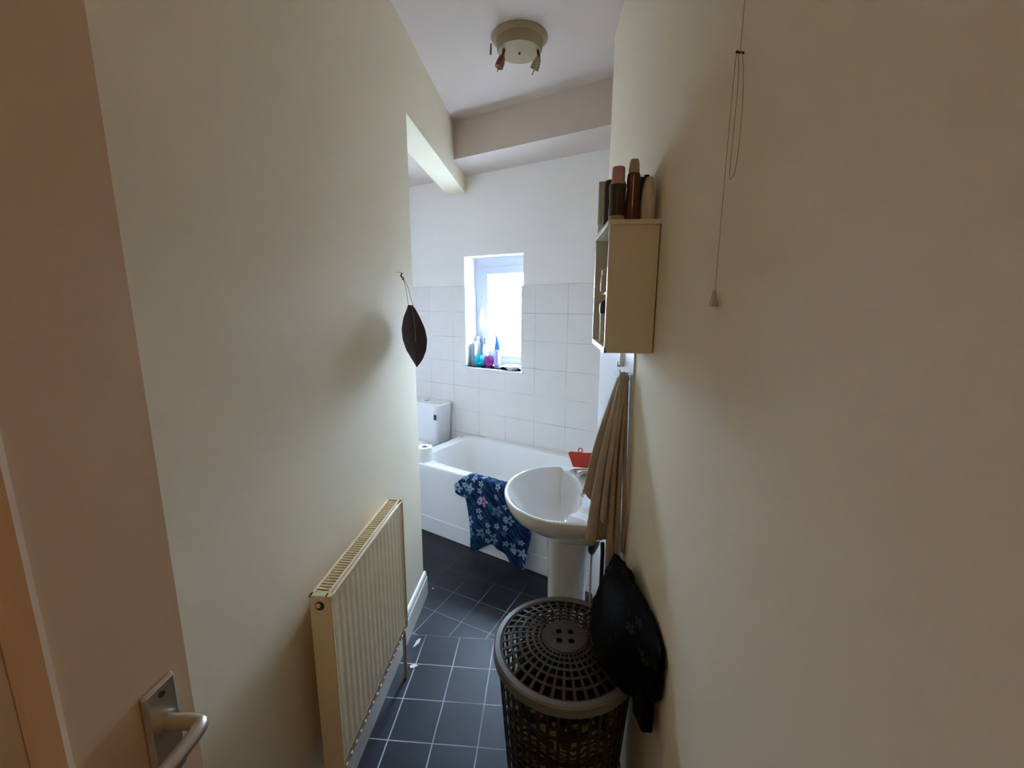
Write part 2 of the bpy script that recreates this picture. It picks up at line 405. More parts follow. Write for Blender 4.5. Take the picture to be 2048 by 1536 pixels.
# baseboard along the left wall
SKIRT = mat('off_white_gloss', (0.84, 0.80, 0.72), 0.3, var=0.02)
bm = B()
for (y0, y1) in ((-1.8, 2.099),):
    pr = [(0, 0), (0.018, 0), (0.018, 0.105), (0.013, 0.112), (0.013, 0.128), (0.008, 0.138), (0, 0.142)]
    loft(bm, [[(-DL + a, y, z) for a, z in pr] for y in (y0, y1 + 0.016)])
pr = [(0, 0), (0.016, 0), (0.016, 0.105), (0.008, 0.138), (0, 0.142)]
loft(bm, [[(x, 2.099 + a, z) for a, z in pr] for x in (-DL, -DL - 0.155)])
struct('baseboard_left', bm, SKIRT, 'white moulded skirting board at the foot of the left wall', 'baseboard', smooth=False)

# ---- window
win = tag(bpy.data.objects.new('window_1', None), 'small white frosted window above the bath', 'window', kind='structure')
COL.objects.link(win); win.matrix_world = BACK @ Matrix.Translation((0.26, 0.15, wz0))
def wobj(name, bm, m, parent=win, smooth=False):
    bmesh.ops.translate(bm, verts=bm.verts, vec=(-0.26, -0.15, -wz0))
    o = obj(name, bm, m, None, smooth, None, 35); o.parent = parent
    return o
def rect_frame(bm, x0, x1, z0, z1, w, y0, y1, b):
    add_box(bm, x0, x1, y0, y1, z1 - w, z1, b); add_box(bm, x0, x1, y0, y1, z0, z0 + w, b)
    add_box(bm, x0, x0 + w, y0, y1, z0 + w - b, z1 - w + b, b); add_box(bm, x1 - w, x1, y0, y1, z0 + w - b, z1 - w + b, b)
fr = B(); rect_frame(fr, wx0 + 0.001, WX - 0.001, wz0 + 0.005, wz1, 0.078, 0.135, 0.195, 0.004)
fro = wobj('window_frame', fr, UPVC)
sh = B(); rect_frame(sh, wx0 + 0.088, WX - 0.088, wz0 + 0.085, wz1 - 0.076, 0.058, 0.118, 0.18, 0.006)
sho = wobj('sash', sh, UPVC)
pa = B(); add_box(pa, wx0 + 0.135, WX - 0.135, 0.150, 0.156, wz0 + 0.13, wz1 - 0.125)
GLASS = bpy.data.materials.new('frosted_window_glass'); GLASS.use_nodes = True
nt = GLASS.node_tree; nt.nodes.clear()
out = nd(nt, 'ShaderNodeOutputMaterial'); ms = nd(nt, 'ShaderNodeMixShader'); tr = nd(nt, 'ShaderNodeBsdfTransparent'); tl = nd(nt, 'ShaderNodeBsdfTranslucent')
tl.inputs[0].default_value = (0.9, 0.93, 0.97, 1); tr.inputs[0].default_value = (0.95, 0.97, 1, 1)
gn = nd(nt, 'ShaderNodeTexNoise'); gn.inputs['Scale'].default_value = 40
gr = nd(nt, 'ShaderNodeMapRange'); gr.inputs[3].default_value = 0.12; gr.inputs[4].default_value = 0.30
nt.links.new(gn.outputs['Fac'], gr.inputs[0]); nt.links.new(gr.outputs[0], ms.inputs[0])
nt.links.new(tr.outputs[0], ms.inputs[1]); nt.links.new(tl.outputs[0], ms.inputs[2]); nt.links.new(ms.outputs[0], out.inputs[0])
wobj('pane', pa, GLASS)
ha = B(); add_box(ha, wx0 + 0.085, wx0 + 0.107, 0.104, 0.118, 1.46, 1.56, 0.003); add_tube(ha, [(wx0 + 0.096, 0.108, 1.51), (wx0 + 0.096, 0.085, 1.51), (wx0 + 0.094, 0.08, 1.44), (wx0 + 0.092, 0.08, 1.39)], 0.007, 10)
wobj('window_handle', ha, GLOSSW, smooth=True)
hg = B()
for z in (1.60, 1.30): add_tube(hg, [(wx0 + 0.147, 0.115, z), (wx0 + 0.147, 0.115, z + 0.03)], 0.003, 8)
wobj('gasket_clip', hg, DARK)
sl = B(); add_box(sl, wx0 - 0.015, wx1 + 0.015, -0.028, -0.007, wz0 - 0.016, wz0 + 0.0, 0.004); add_box(sl, wx0 + 0.0005, wx1 - 0.0005, -0.012, 0.134, wz0 - 0.016, wz0 + 0.0, 0.002)
wobj('window_sill', sl, REVEAL)

# ---- the open door at the left
door = tag(bpy.data.objects.new('door_1', None), 'open painted panel door with lever handle in the near left', 'door', kind='structure')
COL.objects.link(door); door.location = (-0.52, -0.27, 0)
dx = -0.5
def dobj(name, bm, m, parent=door, smooth=False):
    bmesh.ops.translate(bm, verts=bm.verts, vec=(0.52, 0.27, 0)); return obj(name, bm, m, parent, smooth, None, 35)
bm = B()
y0, y1 = -0.27, 0.492
add_box(bm, dx - 0.040, dx - 0.012, y0, y1, 0.012, 2.0)
st = 0.150   # stile width up to the panel
for (a, b_, c, d) in ((y0, y0 + st, 0.012, 2.0), (y1 - st, y1, 0.012, 2.0), (y0 + st - .001, y1 - st + .001, 1.87, 2.0), (y0 + st - .001, y1 - st + .001, 0.9, 1.02), (y0 + st - .001, y1 - st + .001, 0.012, 0.22)):
    add_box(bm, dx - 0.014, dx, a, b_, c, d)
dobj('door_leaf', bm, DOORM)
for (z0, z1) in ((0.22, 0.9), (1.02, 1.87)):
    bm = B(); ya, yb_ = y0 + st, y1 - st
    loftpts = lambda d, h: [(dx - h, ya + d, z0 + d), (dx - h, yb_ - d, z0 + d), (dx - h, yb_ - d, z1 - d), (dx - h, ya + d, z1 - d)]
    loft(bm, [loftpts(0.0, 0.012), loftpts(0.0, -0.004), loftpts(0.006, -0.005), loftpts(0.022, 0.007), loftpts(0.024, 0.011)], False, False)
    dobj('panel_moulding', bm, DOORM)
hz_ = 1.055
hd = B(); add_box(hd, dx, dx + 0.009, 0.418, 0.464, 0.965, 1.112, 0.004)
hpo = dobj('handle_plate', hd, CHROME)
for z in (1.098, 0.978):
    bm = B(); add_tube(bm, [(dx + 0.008, 0.441, z), (dx + 0.0105, 0.441, z)], 0.004, 10)
    s_ = obj('screw', bm, DARK, hpo); s_.location = (0.52, 0.27, 0)
bm = B()
add_tube(bm, [(dx + 0.008, 0.441, hz_), (dx + 0.016, 0.441, hz_)], 0.014, 20)
add_tube(bm, bez([(dx + 0.014, 0.441, hz_), (dx + 0.045, 0.442, hz_ + 0.001), (dx + 0.060, 0.436, hz_ + 0.001), (dx + 0.062, 0.40, hz_ + 0.001), (dx + 0.060, 0.33, hz_)], 6), 0.0095, 14)
dobj('door_handle', bm, CHROME, smooth=True)

# ================================================================ radiator
rad = thing('radiator', 'cream ribbed panel radiator hung low on the left wall', 'radiator', (-0.575, 1.24, 0))
RX0, RX1, RY0, RY1, RZ0, RZ1 = -0.604, -0.545, 0.957, 1.531, 0.290, 0.848
def robj(name, bm, m, parent=rad, smooth=False):
    bmesh.ops.translate(bm, verts=bm.verts, vec=(0.575, -1.24, 0)); return obj(name, bm, m, parent, smooth, None, 35)
bm = B()   # front panel with shallow vertical flutes
N = 17; w = (RY1 - RY0 - 0.012) / N; sec = []
for i in range(N):
    y = RY0 + 0.006 + i * w
    for k, d in ((0.02, 0.0), (0.30, 0.0), (0.48, 0.0004), (0.80, 0.0004), (1.0, 0.0)):
        sec.append((RX1 - 0.0035 + d * 0.9, y + k * w))
r0 = [(x, y, RZ0 + 0.02) for x, y in sec]; r1 = [(x, y, RZ1 - 0.02) for x, y in sec]
rt_ = [(RX1 - 0.004, y, RZ1 - 0.010) for x, y in sec]; rb_ = [(RX1 - 0.004, y, RZ0 + 0.006) for x, y in sec]
back = lambda R: R
loft(bm, [[(RX1 - 0.012, y, RZ0 + 0.004) for x, y in sec], rb_, r0, r1, rt_, [(RX1 - 0.012, y, RZ1 - 0.006) for x, y in sec]], False, False, closed=False)
robj('front_panel', bm, RADM)
bm = B(); add_box(bm, RX0, RX0 + 0.010, RY0 + 0.006, RY1 - 0.006, RZ0 + 0.01, RZ1 - 0.012, 0.003); robj('rear_panel', bm, RADM)
for (a, b_) in ((RY0, RY0 + 0.008), (RY1 - 0.008, RY1)):
    bm = B(); add_box(bm, RX0, RX1 + 0.001, a, b_, RZ0 + 0.012, RZ1, 0.003); sp_ = robj('side_cover', bm, RADM)
bm = B()
add_tube(bm, [(-0.575, RY0 - 0.0015, 0.822), (-0.575, RY0 + 0.004, 0.822)], 0.0125, 20)
robj('valve_opening', bm, DARK)
bm = B(); add_tube(bm, [(-0.578, RY0 - 0.004, 0.824), (-0.578, RY0 + 0.002, 0.824)], 0.0065, 14); robj('bleed_plug', bm, RADM, smooth=True)
bm = B()   # top grille: border and cross bars over a dark gap
add_box(bm, RX0, RX0 + 0.008, RY0, RY1, RZ1 - 0.004, RZ1 + 0.002, 0.0015)
add_box(bm, RX1 - 0.016, RX1 - 0.009, RY0, RY1, RZ1 - 0.004, RZ1 + 0.002, 0.0015)
add_box(bm, RX1 - 0.005, RX1 + 0.001, RY0, RY1, RZ1 - 0.010, RZ1 - 0.002, 0.0015)
add_box(bm, RX0, RX1 + 0.001, RY0, RY0 + 0.016, RZ1 - 0.004, RZ1 + 0.002, 0.0015)
add_box(bm, RX0, RX1 + 0.001, RY1 - 0.010, RY1, RZ1 - 0.004, RZ1 + 0.002, 0.0015)
nb = 44
for i in range(nb):
    y = RY0 + 0.020 + i * (RY1 - RY0 - 0.034) / nb
    add_box(bm, RX0 + 0.006, RX1 - 0.014, y, y + 0.0040, RZ1 - 0.004, RZ1 + 0.0005)
robj('top_grille', bm, RADM)
bm = B(); add_box(bm, RX0 + 0.011, RX1 - 0.013, RY0 + 0.01, RY1 - 0.01, RZ0 + 0.03, RZ1 - 0.02); robj('convector_fins', bm, RADG)
bm = B(); add_box(bm, RX0 + 0.010, RX1 - 0.002, RY0 + 0.008, RY1 - 0.008, RZ0, RZ0 + 0.03, 0.003); robj('bottom_edge', bm, RUST)
for i in range(N + 1):   # welded dimples under the front panel
    y = RY0 + 0.012 + i * (RY1 - RY0 - 0.024) / N
    bm = B(); add_box(bm, RX1 - 0.004, RX1 + 0.001, y, y + 0.011, RZ0 + 0.001, RZ0 + 0.012, 0.002); robj('weld_dimple', bm, RADM)
bm = B(); add_tube(bm, bez([(-0.575, RY1 - 0.02, RZ0 + 0.01), (-0.575, RY1 + 0.02, RZ0 - 0.03), (-0.578, RY1 + 0.035, 0.18), (-0.58, RY1 + 0.035, 0.0)], 6), 0.0075, 12); robj('pipe', bm, RUST, smooth=True)
for y in (RY0 + 0.12, RY1 - 0.12):
    bm = B(); add_box(bm, -DL, RX0 + 0.002, y, y + 0.03, RZ0 + 0.05, RZ1 - 0.07); robj('wall_bracket', bm, RADM)

# ================================================================ bath and toilet
bath = thing('bathtub', 'white bath with a plain side panel under the window', 'bathtub', bw(0.85, -0.39, 0), -ANG)
def bobj(name, bm, m, parent=bath, smooth=False, ang=35):
    bmesh.ops.translate(bm, verts=bm.verts, vec=(-0.85, 0.39, 0)); return obj(name, bm, m, parent, smooth, None, ang)
BZ = 0.505
bm = B(); n = 64
cx, cy = 0.86, -0.389; rx, ry = 0.855, 0.378
ix, iy = 0.88, -0.385
rings = [ell(cx, cy, BZ - 0.035, rx, ry, n, 14), ell(cx, cy, BZ - 0.006, rx, ry, n, 14), ell(cx, cy, BZ, rx - 0.006, ry - 0.006, n, 12),
         ell(ix, iy, BZ, 0.80, 0.315, n, 5), ell(ix, iy, BZ - 0.006, 0.79, 0.305, n, 5), ell(ix, iy, BZ - 0.05, 0.775, 0.290, n, 4.5),
         ell(ix + .01, iy, BZ - 0.20, 0.72, 0.265, n, 4.5), ell(ix + .02, iy, BZ - 0.33, 0.665, 0.235, n, 4), ell(ix + .02, iy, BZ - 0.37, 0.60, 0.19, n, 3.5), ell(ix + .02, iy, BZ - 0.375, 0.2, 0.05, n, 2)]
loft(bm, rings, False, True)
bobj('tub', bm, ACRYL, smooth=True)
bm = B(); add_box(bm, 0.012, 1.70, -0.752, -0.742, 0.115, BZ - 0.03, 0.002); add_box(bm, 0.012, 0.022, -0.742, -0.02, 0.115, BZ - 0.03); bobj('side_panel', bm, PANELM)
bm = B(); add_box(bm, 0.012, 1.70, -0.758, -0.744, 0.002, 0.118, 0.003); bobj('plinth', bm, PANELM)
for s in (0.60, 1.3):
    bm = B(); add_tube(bm, [(s, -0.760, 0.022), (s, -0.757, 0.022)], 0.004, 10); bobj('screw', bm, DARK)

toi = thing('toilet', 'white close-coupled toilet half hidden behind the left wall end', 'toilet', bw(-0.36, -0.32, 0), -ANG)
def tobj(name, bm, m, parent=toi, smooth=True):
    bmesh.ops.translate(bm, verts=bm.verts, vec=(0.36, 0.32, 0)); return obj(name, bm, m, parent, smooth, None, 35)
bm = B(); cs = -0.375
loft(bm, [ell(cs, -0.105, 0.40, 0.175, 0.082, 40, 6), ell(cs, -0.105, 0.44, 0.20, 0.092, 40, 7), ell(cs, -0.105, 0.725, 0.215, 0.096, 40, 7)])
tobj('cistern', bm, CERAMIC)
bm = B(); loft(bm, [ell(cs, -0.107, 0.725, 0.220, 0.100, 40, 7), ell(cs, -0.107, 0.752, 0.222, 0.101, 40, 7), ell(cs, -0.107, 0.762, 0.212, 0.092, 40, 6)])
cl = tobj('cistern_lid', bm, CERAMIC)
bm = B(); add_lathe(bm, [(0.025, 0.762), (0.025, 0.768), (0.018, 0.771)], cs, -0.107, 20); o_ = obj('flush_button', bm, CHROME, cl, True); o_.location = (0.36, 0.32, 0)
bm = B(); add_box(bm, -0.212, -0.184, -0.2028, -0.2005, 0.628, 0.674, 0.0008); tobj('sticker', bm, DARK, smooth=False)['label'] = 'small black sticker on the cistern front'
bm = B()
loft(bm, [ell(cs, -0.40, 0.0, 0.10, 0.20, 32, 2.5), ell(cs, -0.41, 0.06, 0.095, 0.19, 32, 2.5), ell(cs, -0.43, 0.22, 0.12, 0.21, 32, 2.4), ell(cs, -0.43, 0.34, 0.17, 0.245, 32, 2.3), ell(cs, -0.43, 0.39, 0.18, 0.255, 32, 2.3), ell(cs, -0.43, 0.39, 0.13, 0.20, 32, 2.2), ell(cs, -0.43, 0.24, 0.08, 0.12, 32, 2)])
loft(bm, [ell(cs, -0.14, 0.15, 0.09, 0.10, 24, 4), ell(cs, -0.13, 0.40, 0.15, 0.10, 24, 4)])
tobj('bowl', bm, CERAMIC)
bm = B(); loft(bm, [ell(cs, -0.435, 0.392, 0.185, 0.262, 40, 2.3), ell(cs, -0.435, 0.41, 0.188, 0.265, 40, 2.3), ell(cs, -0.435, 0.428, 0.175, 0.25, 40, 2.3)])
tobj('seat_lid', bm, plastic('toilet_seat_plastic', (0.84, 0.84, 0.84), 0.2))

rp = bw(0.155, -0.695, BZ)
roll = thing('toilet_roll', 'white toilet roll standing on the left corner of the bath', 'toilet roll', rp)
bm = B(); n = 32
add_lathe(bm, [(0.021, 0.0), (0.052, 0.001), (0.054, 0.004), (0.054, 0.095), (0.052, 0.098), (0.021, 0.098), (0.021, 0.0)], 0, 0, 36, caps=False)
obj('paper', bm, PAPER, roll, True, None, 40)
bm = B(); add_lathe(bm, [(0.0208, 0.001), (0.0208, 0.097), (0.019, 0.097), (0.019, 0.001), (0.0208, 0.001)], 0, 0, 24, caps=False)
obj('cardboard_core', bm, CARD, roll, True)['label'] = 'brown cardboard core'

# blue floral cloth over the bath side
def cloth_uv(o, fu):
    me = o.data; uvl = me.uv_layers.new(name='UVMap')
    for lp in me.loops:
        uvl.data[lp.index].uv = fu(me.vertices[lp.vertex_index].co)
cl_obj = None
bm = B()
nu, nv = 46, 60
def interp(tab, t):
    for (a, x), (b_, y) in zip(tab, tab[1:]):
        if t <= b_: return x + (y - x) * (t - a) / (b_ - a)
    return tab[-1][1]
# outline along the length (v: 0 at the rim top, 1 at the hem)
Lf = [(0, .605), (.10, .585), (.22, .510), (.34, .515), (.37, .598), (.6, .61), (1, .638)]
Rt = [(0, .905), (.12, .96), (.3, 1.05), (.55, 1.085), (1, 1.045)]
hem = lambda u: 0.004 + 0.014 + 0.085 * max(0, sin(pi * min(1, max(0, (u - 0.10) / 0.68)))) ** 1.2 - 0.0 * u
g = []
for j in range(nv + 1):
    v = j / nv; row = []
    for i in range(nu + 1):
        u = i / nu
        s = interp(Lf, v) * (1 - u) + interp(Rt, v) * u
        L = 0.055 + (BZ - hem(u))          # part on the rim + drop
        t = v * L
        fold = 0.008 * sin(u * 26 + v * 7) + 0.006 * sin(u * 11 - v * 5 + 1)
        if t < 0.055:
            off = -0.722 - t; z = BZ + 0.006 + abs(fold) * 0.35
            off = -0.715 - t * 0.95
        else:
            k = min(1, (t - 0.055) / 0.05)
            off = -0.769 - 0.006 - (0.010 + fold) * k - 0.010 * k; z = BZ + 0.004 - (t - 0.055)
            if t < 0.062: z = BZ + 0.002
        row.append(bm.verts.new((s, off, z)))
    g.append(row)
for j in range(nv):
    for i in range(nu):
        bm.faces.new((g[j][i], g[j][i + 1], g[j + 1][i + 1], g[j + 1][i]))
bmesh.ops.solidify(bm, geom=bm.faces[:], thickness=0.003)
bmesh.ops.recalc_face_normals(bm, faces=bm.faces)
o = obj('floral_cloth', bm, BLUEFLORAL, None, True, BACK)
cloth_uv(o, lambda c: (c.x, c.z if c.z < BZ else BZ + (c.y + 0.775)))
tag(o, 'blue floral printed cloth draped over the side of the bath', 'cloth')

# ================================================================ basin
bas = thing('wash_basin', 'white pedestal wash basin on the right wall', 'basin', (DR, 1.705, 0))
def sobj(name, bm, m, parent=bas, smooth=True, ang=50):
    bmesh.ops.translate(bm, verts=bm.verts, vec=(-DR, -1.705, 0)); return obj(name, bm, m, parent, smooth, None, ang)
yc = 1.725; n = 96
def dshape(xc, z, fx, bx, ry, nb_=2.6, shift=0):
    # front half reaches fx towards -X, rear half bx towards the wall
    o = []
    for i in range(n):
        a = 2 * pi * i / n; c, s = cos(a), sin(a)
        p = nb_ if c > 0 else 2.1
        r = bx if c > 0 else fx
        o.append((xc + r * math.copysign(abs(c) ** (2 / p), c), yc + shift + ry * math.copysign(abs(s) ** (2 / p), s), z))
    return o
RZ = 0.822
bm = B()
def inner(z, fx, bx, ry, notch=0.2):
    o = []
    for i in range(n):
        a = 2 * pi * i / n; c, s = cos(a), sin(a)
        k = 0.0 if c < 0 else min(1.0, c / 0.16); k = k * k * (3 - 2 * k)
        x = 0.082 + (fx if c < 0 else bx) * math.copysign(abs(c) ** (1.0 if c < 0 else 0.85), c)
        o.append((x, yc + ry * (1 - notch * k) * math.copysign(abs(s) ** 0.95, s), z))
    return o
rings = [dshape(0.115, 0.62, 0.10, 0.10, 0.085), dshape(0.11, 0.65, 0.13, 0.150, 0.12, 3), dshape(0.105, 0.70, 0.19, 0.170, 0.19, 4), dshape(0.10, 0.745, 0.235, 0.180, 0.25, 5),
         dshape(0.10, 0.785, 0.256, 0.186, 0.279, 6), dshape(0.10, 0.808, 0.263, 0.189, 0.287, 6), dshape(0.10, 0.819, 0.263, 0.189, 0.287, 6), dshape(0.10, RZ, 0.258, 0.186, 0.282, 6),
         inner(RZ, 0.232, 0.085, 0.270), inner(RZ - 0.006, 0.226, 0.080, 0.263), inner(RZ - 0.03, 0.208, 0.077, 0.245, .16), inner(RZ - 0.07, 0.180, 0.070, 0.215, .1), inner(RZ - 0.115, 0.135, 0.055, 0.165, .04), inner(RZ - 0.142, 0.075, 0.035, 0.09, 0), inner(RZ - 0.150, 0.02, 0.015, 0.02, 0)]
loft(bm, rings, True, True)
sobj('bowl', bm, CERAMIC)
bm = B()
loft(bm, [ell(0.115, yc + .02, 0.0, 0.105, 0.105, 40, 3), ell(0.115, yc + .02, 0.03, 0.098, 0.098, 40, 3), ell(0.115, yc + .02, 0.12, 0.085, 0.085, 40, 2.6), ell(0.11, yc + .02, 0.45, 0.083, 0.083, 40, 2.5), ell(0.11, yc, 0.66, 0.095, 0.10, 40, 2.4)])
sobj('pedestal', bm, CERAMIC)
for dy in (-0.10, 0.10):
    bm = B(); add_lathe(bm, [(0.018, RZ), (0.013, RZ + .01), (0.011, RZ + 0.05), (0.02, RZ + 0.056), (0.02, RZ + 0.075), (0.008, RZ + 0.08)], 0.235, yc + dy, 20)
    add_tube(bm, bez([(0.235, yc + dy, RZ + 0.035), (0.20, yc + dy, RZ + 0.045), (0.165, yc + dy, RZ + 0.04), (0.155, yc + dy, RZ + 0.022)], 5), 0.009, 12)
    sobj('tap', bm, CHROME)['label'] = 'chrome pillar tap'
bm = B(); add_lathe(bm, [(0.02, RZ - 0.1505), (0.02, RZ - 0.146), (0.012, RZ - 0.145)], 0.078, yc, 20); sobj('drain', bm, CHROME)['label'] = 'chrome drain'
GREEN = mat('dark_green_plastic', (0.012, 0.035, 0.018), 0.4)
bm = B(); add_lathe(bm, [(0.004, 0.495), (0.014, 0.505), (0.026, 0.53), (0.034, 0.555), (0.036, 0.60)], 0.222, 1.78, 24)
sobj('trap', bm, GREEN)['label'] = 'dark green trap under the bowl'
bm = B(); add_tube(bm, [(0.222, 1.78, 0.50), (0.222, 1.78, 0.002)], 0.0045, 10); add_tube(bm, [(0.208, 1.79, 0.10), (0.208, 1.79, 0.002)], 0.010, 12)
sobj('pipe', bm, RUST)

# on the far corner of the basin
RED = plastic('red_plastic', (0.68, 0.07, 0.04), 0.35)
red = thing('scoop', 'red plastic scoop with a hanging ring on the far corner of the basin', 'scoop', (0.172, 1.925, 0.847))
bm = B()
pts = [(-0.052, 0.0), (-0.030, -0.0), (0.040, 0.0), (0.060, 0.055), (0.062, 0.072), (0.0, 0.077), (-0.066, 0.072), (-0.070, 0.066)]
pts = [(-0.034, 0.0), (0.052, 0.0), (0.066, 0.062), (0.060, 0.074), (0.02, 0.070), (-0.052, 0.072), (-0.060, 0.064)]
t = bmesh.new(); va = [t.verts.new((x, 0, z)) for x, z in pts]; f = t.faces.new(va)
r = bmesh.ops.extrude_face_region(t, geom=[f]); bmesh.ops.translate(t, verts=[v for v in r['geom'] if isinstance(v, bmesh.types.BMVert)], vec=(0, 0.012, 0))
bmesh.ops.recalc_face_normals(t, faces=t.faces); bev(t, list(t.edges), 0.003, 2); merge(bm, t)
o = obj('blade', bm, RED, red, True, None, 30); o.rotation_euler = (radians(-12), 0, radians(-8))
bm = B(); add_tube(bm, [(-0.004 + 0.010 * cos(a * pi / 8), 0.006, 0.080 + 0.010 * sin(a * pi / 8)) for a in range(17)], 0.0028, 8)
o = obj('hanging_ring', bm, RED, red, True); o.rotation_euler = (radians(-12), 0, radians(-8))
dish = thing('soap_dish', 'grey-white shallow soap dish under the red scoop', 'soap dish', (0.185, 1.885, 0.832))
bm = B(); loft(bm, [ell(0, 0, 0.0, 0.045, 0.028, 28, 2.4), ell(0, 0, 0.008, 0.062, 0.038, 28, 2.4), ell(0, 0, 0.012, 0.066, 0.040, 28, 2.4), ell(0, 0, 0.012, 0.060, 0.036, 28, 2.4), ell(0, 0, 0.005, 0.045, 0.026, 28, 2.4)])
obj('dish', bm, plastic('grey_dish', (0.45, 0.43, 0.41)), dish, True, None, 40)
bm = B(); loft(bm, [ell(0, 0, 0.006, 0.030, 0.019, 24, 3), ell(0, 0, 0.012, 0.034, 0.022, 24, 3), ell(0, 0, 0.018, 0.028, 0.017, 24, 3)])
obj('soap_bar', bm, plastic('white_soap', (0.75, 0.73, 0.70), 0.5), dish, True)

# ================================================================ towel on its hook
nail = thing('wall_hook', 'small metal hook on the right wall holding the towel', 'hook', (DR, 1.462, 1.372))
bm = B(); add_tube(bm, bez([(0.0, 0, 0), (-0.02, 0, -0.002), (-0.036, 0, 0.0), (-0.040, 0, 0.010)], 5), 0.0022, 8)
obj('prong', bm, CHROME, nail, True)
bm = B(); add_tube(bm, [(0, 0, 0), (-0.003, 0, 0)], 0.006, 12); obj('rosette', bm, CHROME, nail, True)

bm = B()
random.seed(4)
def pleat(top, mid, bot, w0, w1, w2, d0, d1, d2, hemz=0.0, seed=0):
    P = bez([top, mid, bot], 12); rings = []; m = len(P)
    for i, p in enumerate(P):
        k = i / (m - 1)
        w = w0 + (w1 - w0) * min(1, k * 2) if k < .5 else w1 + (w2 - w1) * (k * 2 - 1)
        d = d0 + (d1 - d0) * min(1, k * 2) if k < .5 else d1 + (d2 - d1) * (k * 2 - 1)
        ring = []
        for j in range(24):
            a = 2 * pi * j / 24; rr = 1 + 0.06 * sin(3 * a + seed + k * 3)
            x = p.x + w * rr * math.copysign(abs(cos(a)) ** .75, cos(a)) ; y = p.y + d * rr * sin(a)
            z = p.z + (hemz * (-cos(a)) if i == m - 1 else 0)
            ring.append((min(x, DR - 0.002), y, z))
        rings.append(ring)
    loft(bm, rings, True, True)
T0 = lambda x, y: (x, y, 1.352)
#        top              middle              bottom               half widths          depths
pleat(T0(.255, 1.475), (.196, 1.455, 1.14), (.160, 1.425, 0.935), .009, .017, .024, .010, .014, .008, 0.03, 1)     # back lobe on the left
pleat(T0(.258, 1.455), (.200, 1.415, 1.08), (.168, 1.400, 0.772), .009, .013, .021, .012, .014, .015, -0.004, 2)
pleat(T0(.260, 1.445), (.222, 1.400, 1.08), (.205, 1.385, 0.868), .007, .009, .011, .010, .014, .014, 0.012, 4)
pleat(T0(.266, 1.450), (.238, 1.405, 1.08), (.233, 1.392, 0.640), .007, .009, .0130, .012, .014, .015, -0.01, 5)
pleat(T0(.262, 1.465), (.236, 1.432, 1.08), (.218, 1.426, 0.780), .010, .034, .045, .006, .006, .006, 0.0, 9)      # sheet behind the folds
pleat(T0(.272, 1.450), (.260, 1.415, 1.08), (.258, 1.397, 0.735), .007, .008, .0110, .012, .014, .015, 0.004, 6)
pleat(T0(.276, 1.455), (.276, 1.425, 1.08), (.280, 1.402, 0.750), .005, .006, .006, .012, .015, .016, 0.004, 7)
t = bmesh.new(); bmesh.ops.create_uvsphere(t, u_segments=20, v_segments=12, radius=1.0)
for v in t.verts: v.co = Vector((0.264 + v.co.x * 0.019, 1.455 + v.co.y * 0.020, 1.352 + v.co.z * 0.024))
merge(bm, t)
tow = obj('hand_towel', bm, TOWELM, None, True)
tag(tow, 'beige towel hanging in long folds from the hook on the right wall', 'towel')

# small white plastic hook plate above the towel
wb = thing('plastic_hook', 'small white plastic hook on the tiles above the towel', 'hook', (DR - 0.006, 1.59, 1.378))
bm = B(); add_box(bm, -0.014, 0.0, -0.008, 0.008, 0.0, 0.075, 0.002); obj('back_plate', bm, GLOSSW, wb)
bm = B(); add_box(bm, -0.024, 0.0, -0.012, 0.012, -0.004, 0.006, 0.002); add_box(bm, -0.024, -0.019, -0.012, 0.012, 0.002, 0.018, 0.002); obj('hook_lip', bm, GLOSSW, wb)

# ================================================================ wall cabinet with bottles
CX0, CX1, CY0, CY1, CZ0, CZ1 = 0.162, 0.287, 1.185, 1.50, 1.468, 1.812
cab = thing('wall_cabinet', 'small cream open shelf cabinet fixed to the right wall', 'cabinet', (DR, (CY0 + CY1) / 2, CZ0))
def cobj(name, bm, m, smooth=False):
    bmesh.ops.translate(bm, verts=bm.verts, vec=(-DR, -(CY0 + CY1) / 2, -CZ0)); return obj(name, bm, m, cab, smooth, None, 35)
th = 0.010
bm = B(); add_box(bm, CX0, CX1, CY0, CY0 + th, CZ0, CZ1 - 0.012, 0.001); cobj('side_panel', bm, SHELFM)
bm = B(); add_box(bm, CX0, CX1, CY1 - th, CY1, CZ0, CZ1 - 0.012, 0.001); cobj('side_panel', bm, SHELFM)
bm = B(); add_box(bm, CX0 - 0.008, DR, CY0 - 0.010, CY1 + 0.012, CZ1 - 0.012, CZ1, 0.002); cobj('top_board', bm, SHELFM)
bm = B(); add_box(bm, CX0, CX1, CY0 + th, CY1 - th, CZ0, CZ0 + 0.014, 0.001); cobj('bottom_board', bm, SHELFM)
bm = B(); add_box(bm, CX0 + 0.02, CX1 - 0.004, CY0 + th, CY1 - th, CZ0 + 0.16, CZ0 + 0.169, 0.001); cobj('shelf', bm, SHELFM)
bm = B(); add_box(bm, CX1 - 0.005, CX1 - 0.001, CY0 + th, CY1 - th, CZ0 + 0.014, CZ1 - 0.012); cobj('back_board', bm, SHELFM)
bm = B()
add_box(bm, CX0 - 0.003, CX0 + 0.0005, CY0, CY0 + th, CZ0, CZ1 - 0.013); add_box(bm, CX0 - 0.003, CX0 + 0.0005, CY1 - th, CY1, CZ0, CZ1 - 0.013); add_box(bm, CX0 - 0.003, CX0 + 0.0005, CY0, CY1, CZ0, CZ0 + 0.014)
cobj('edge_strip', bm, GLOSSW)

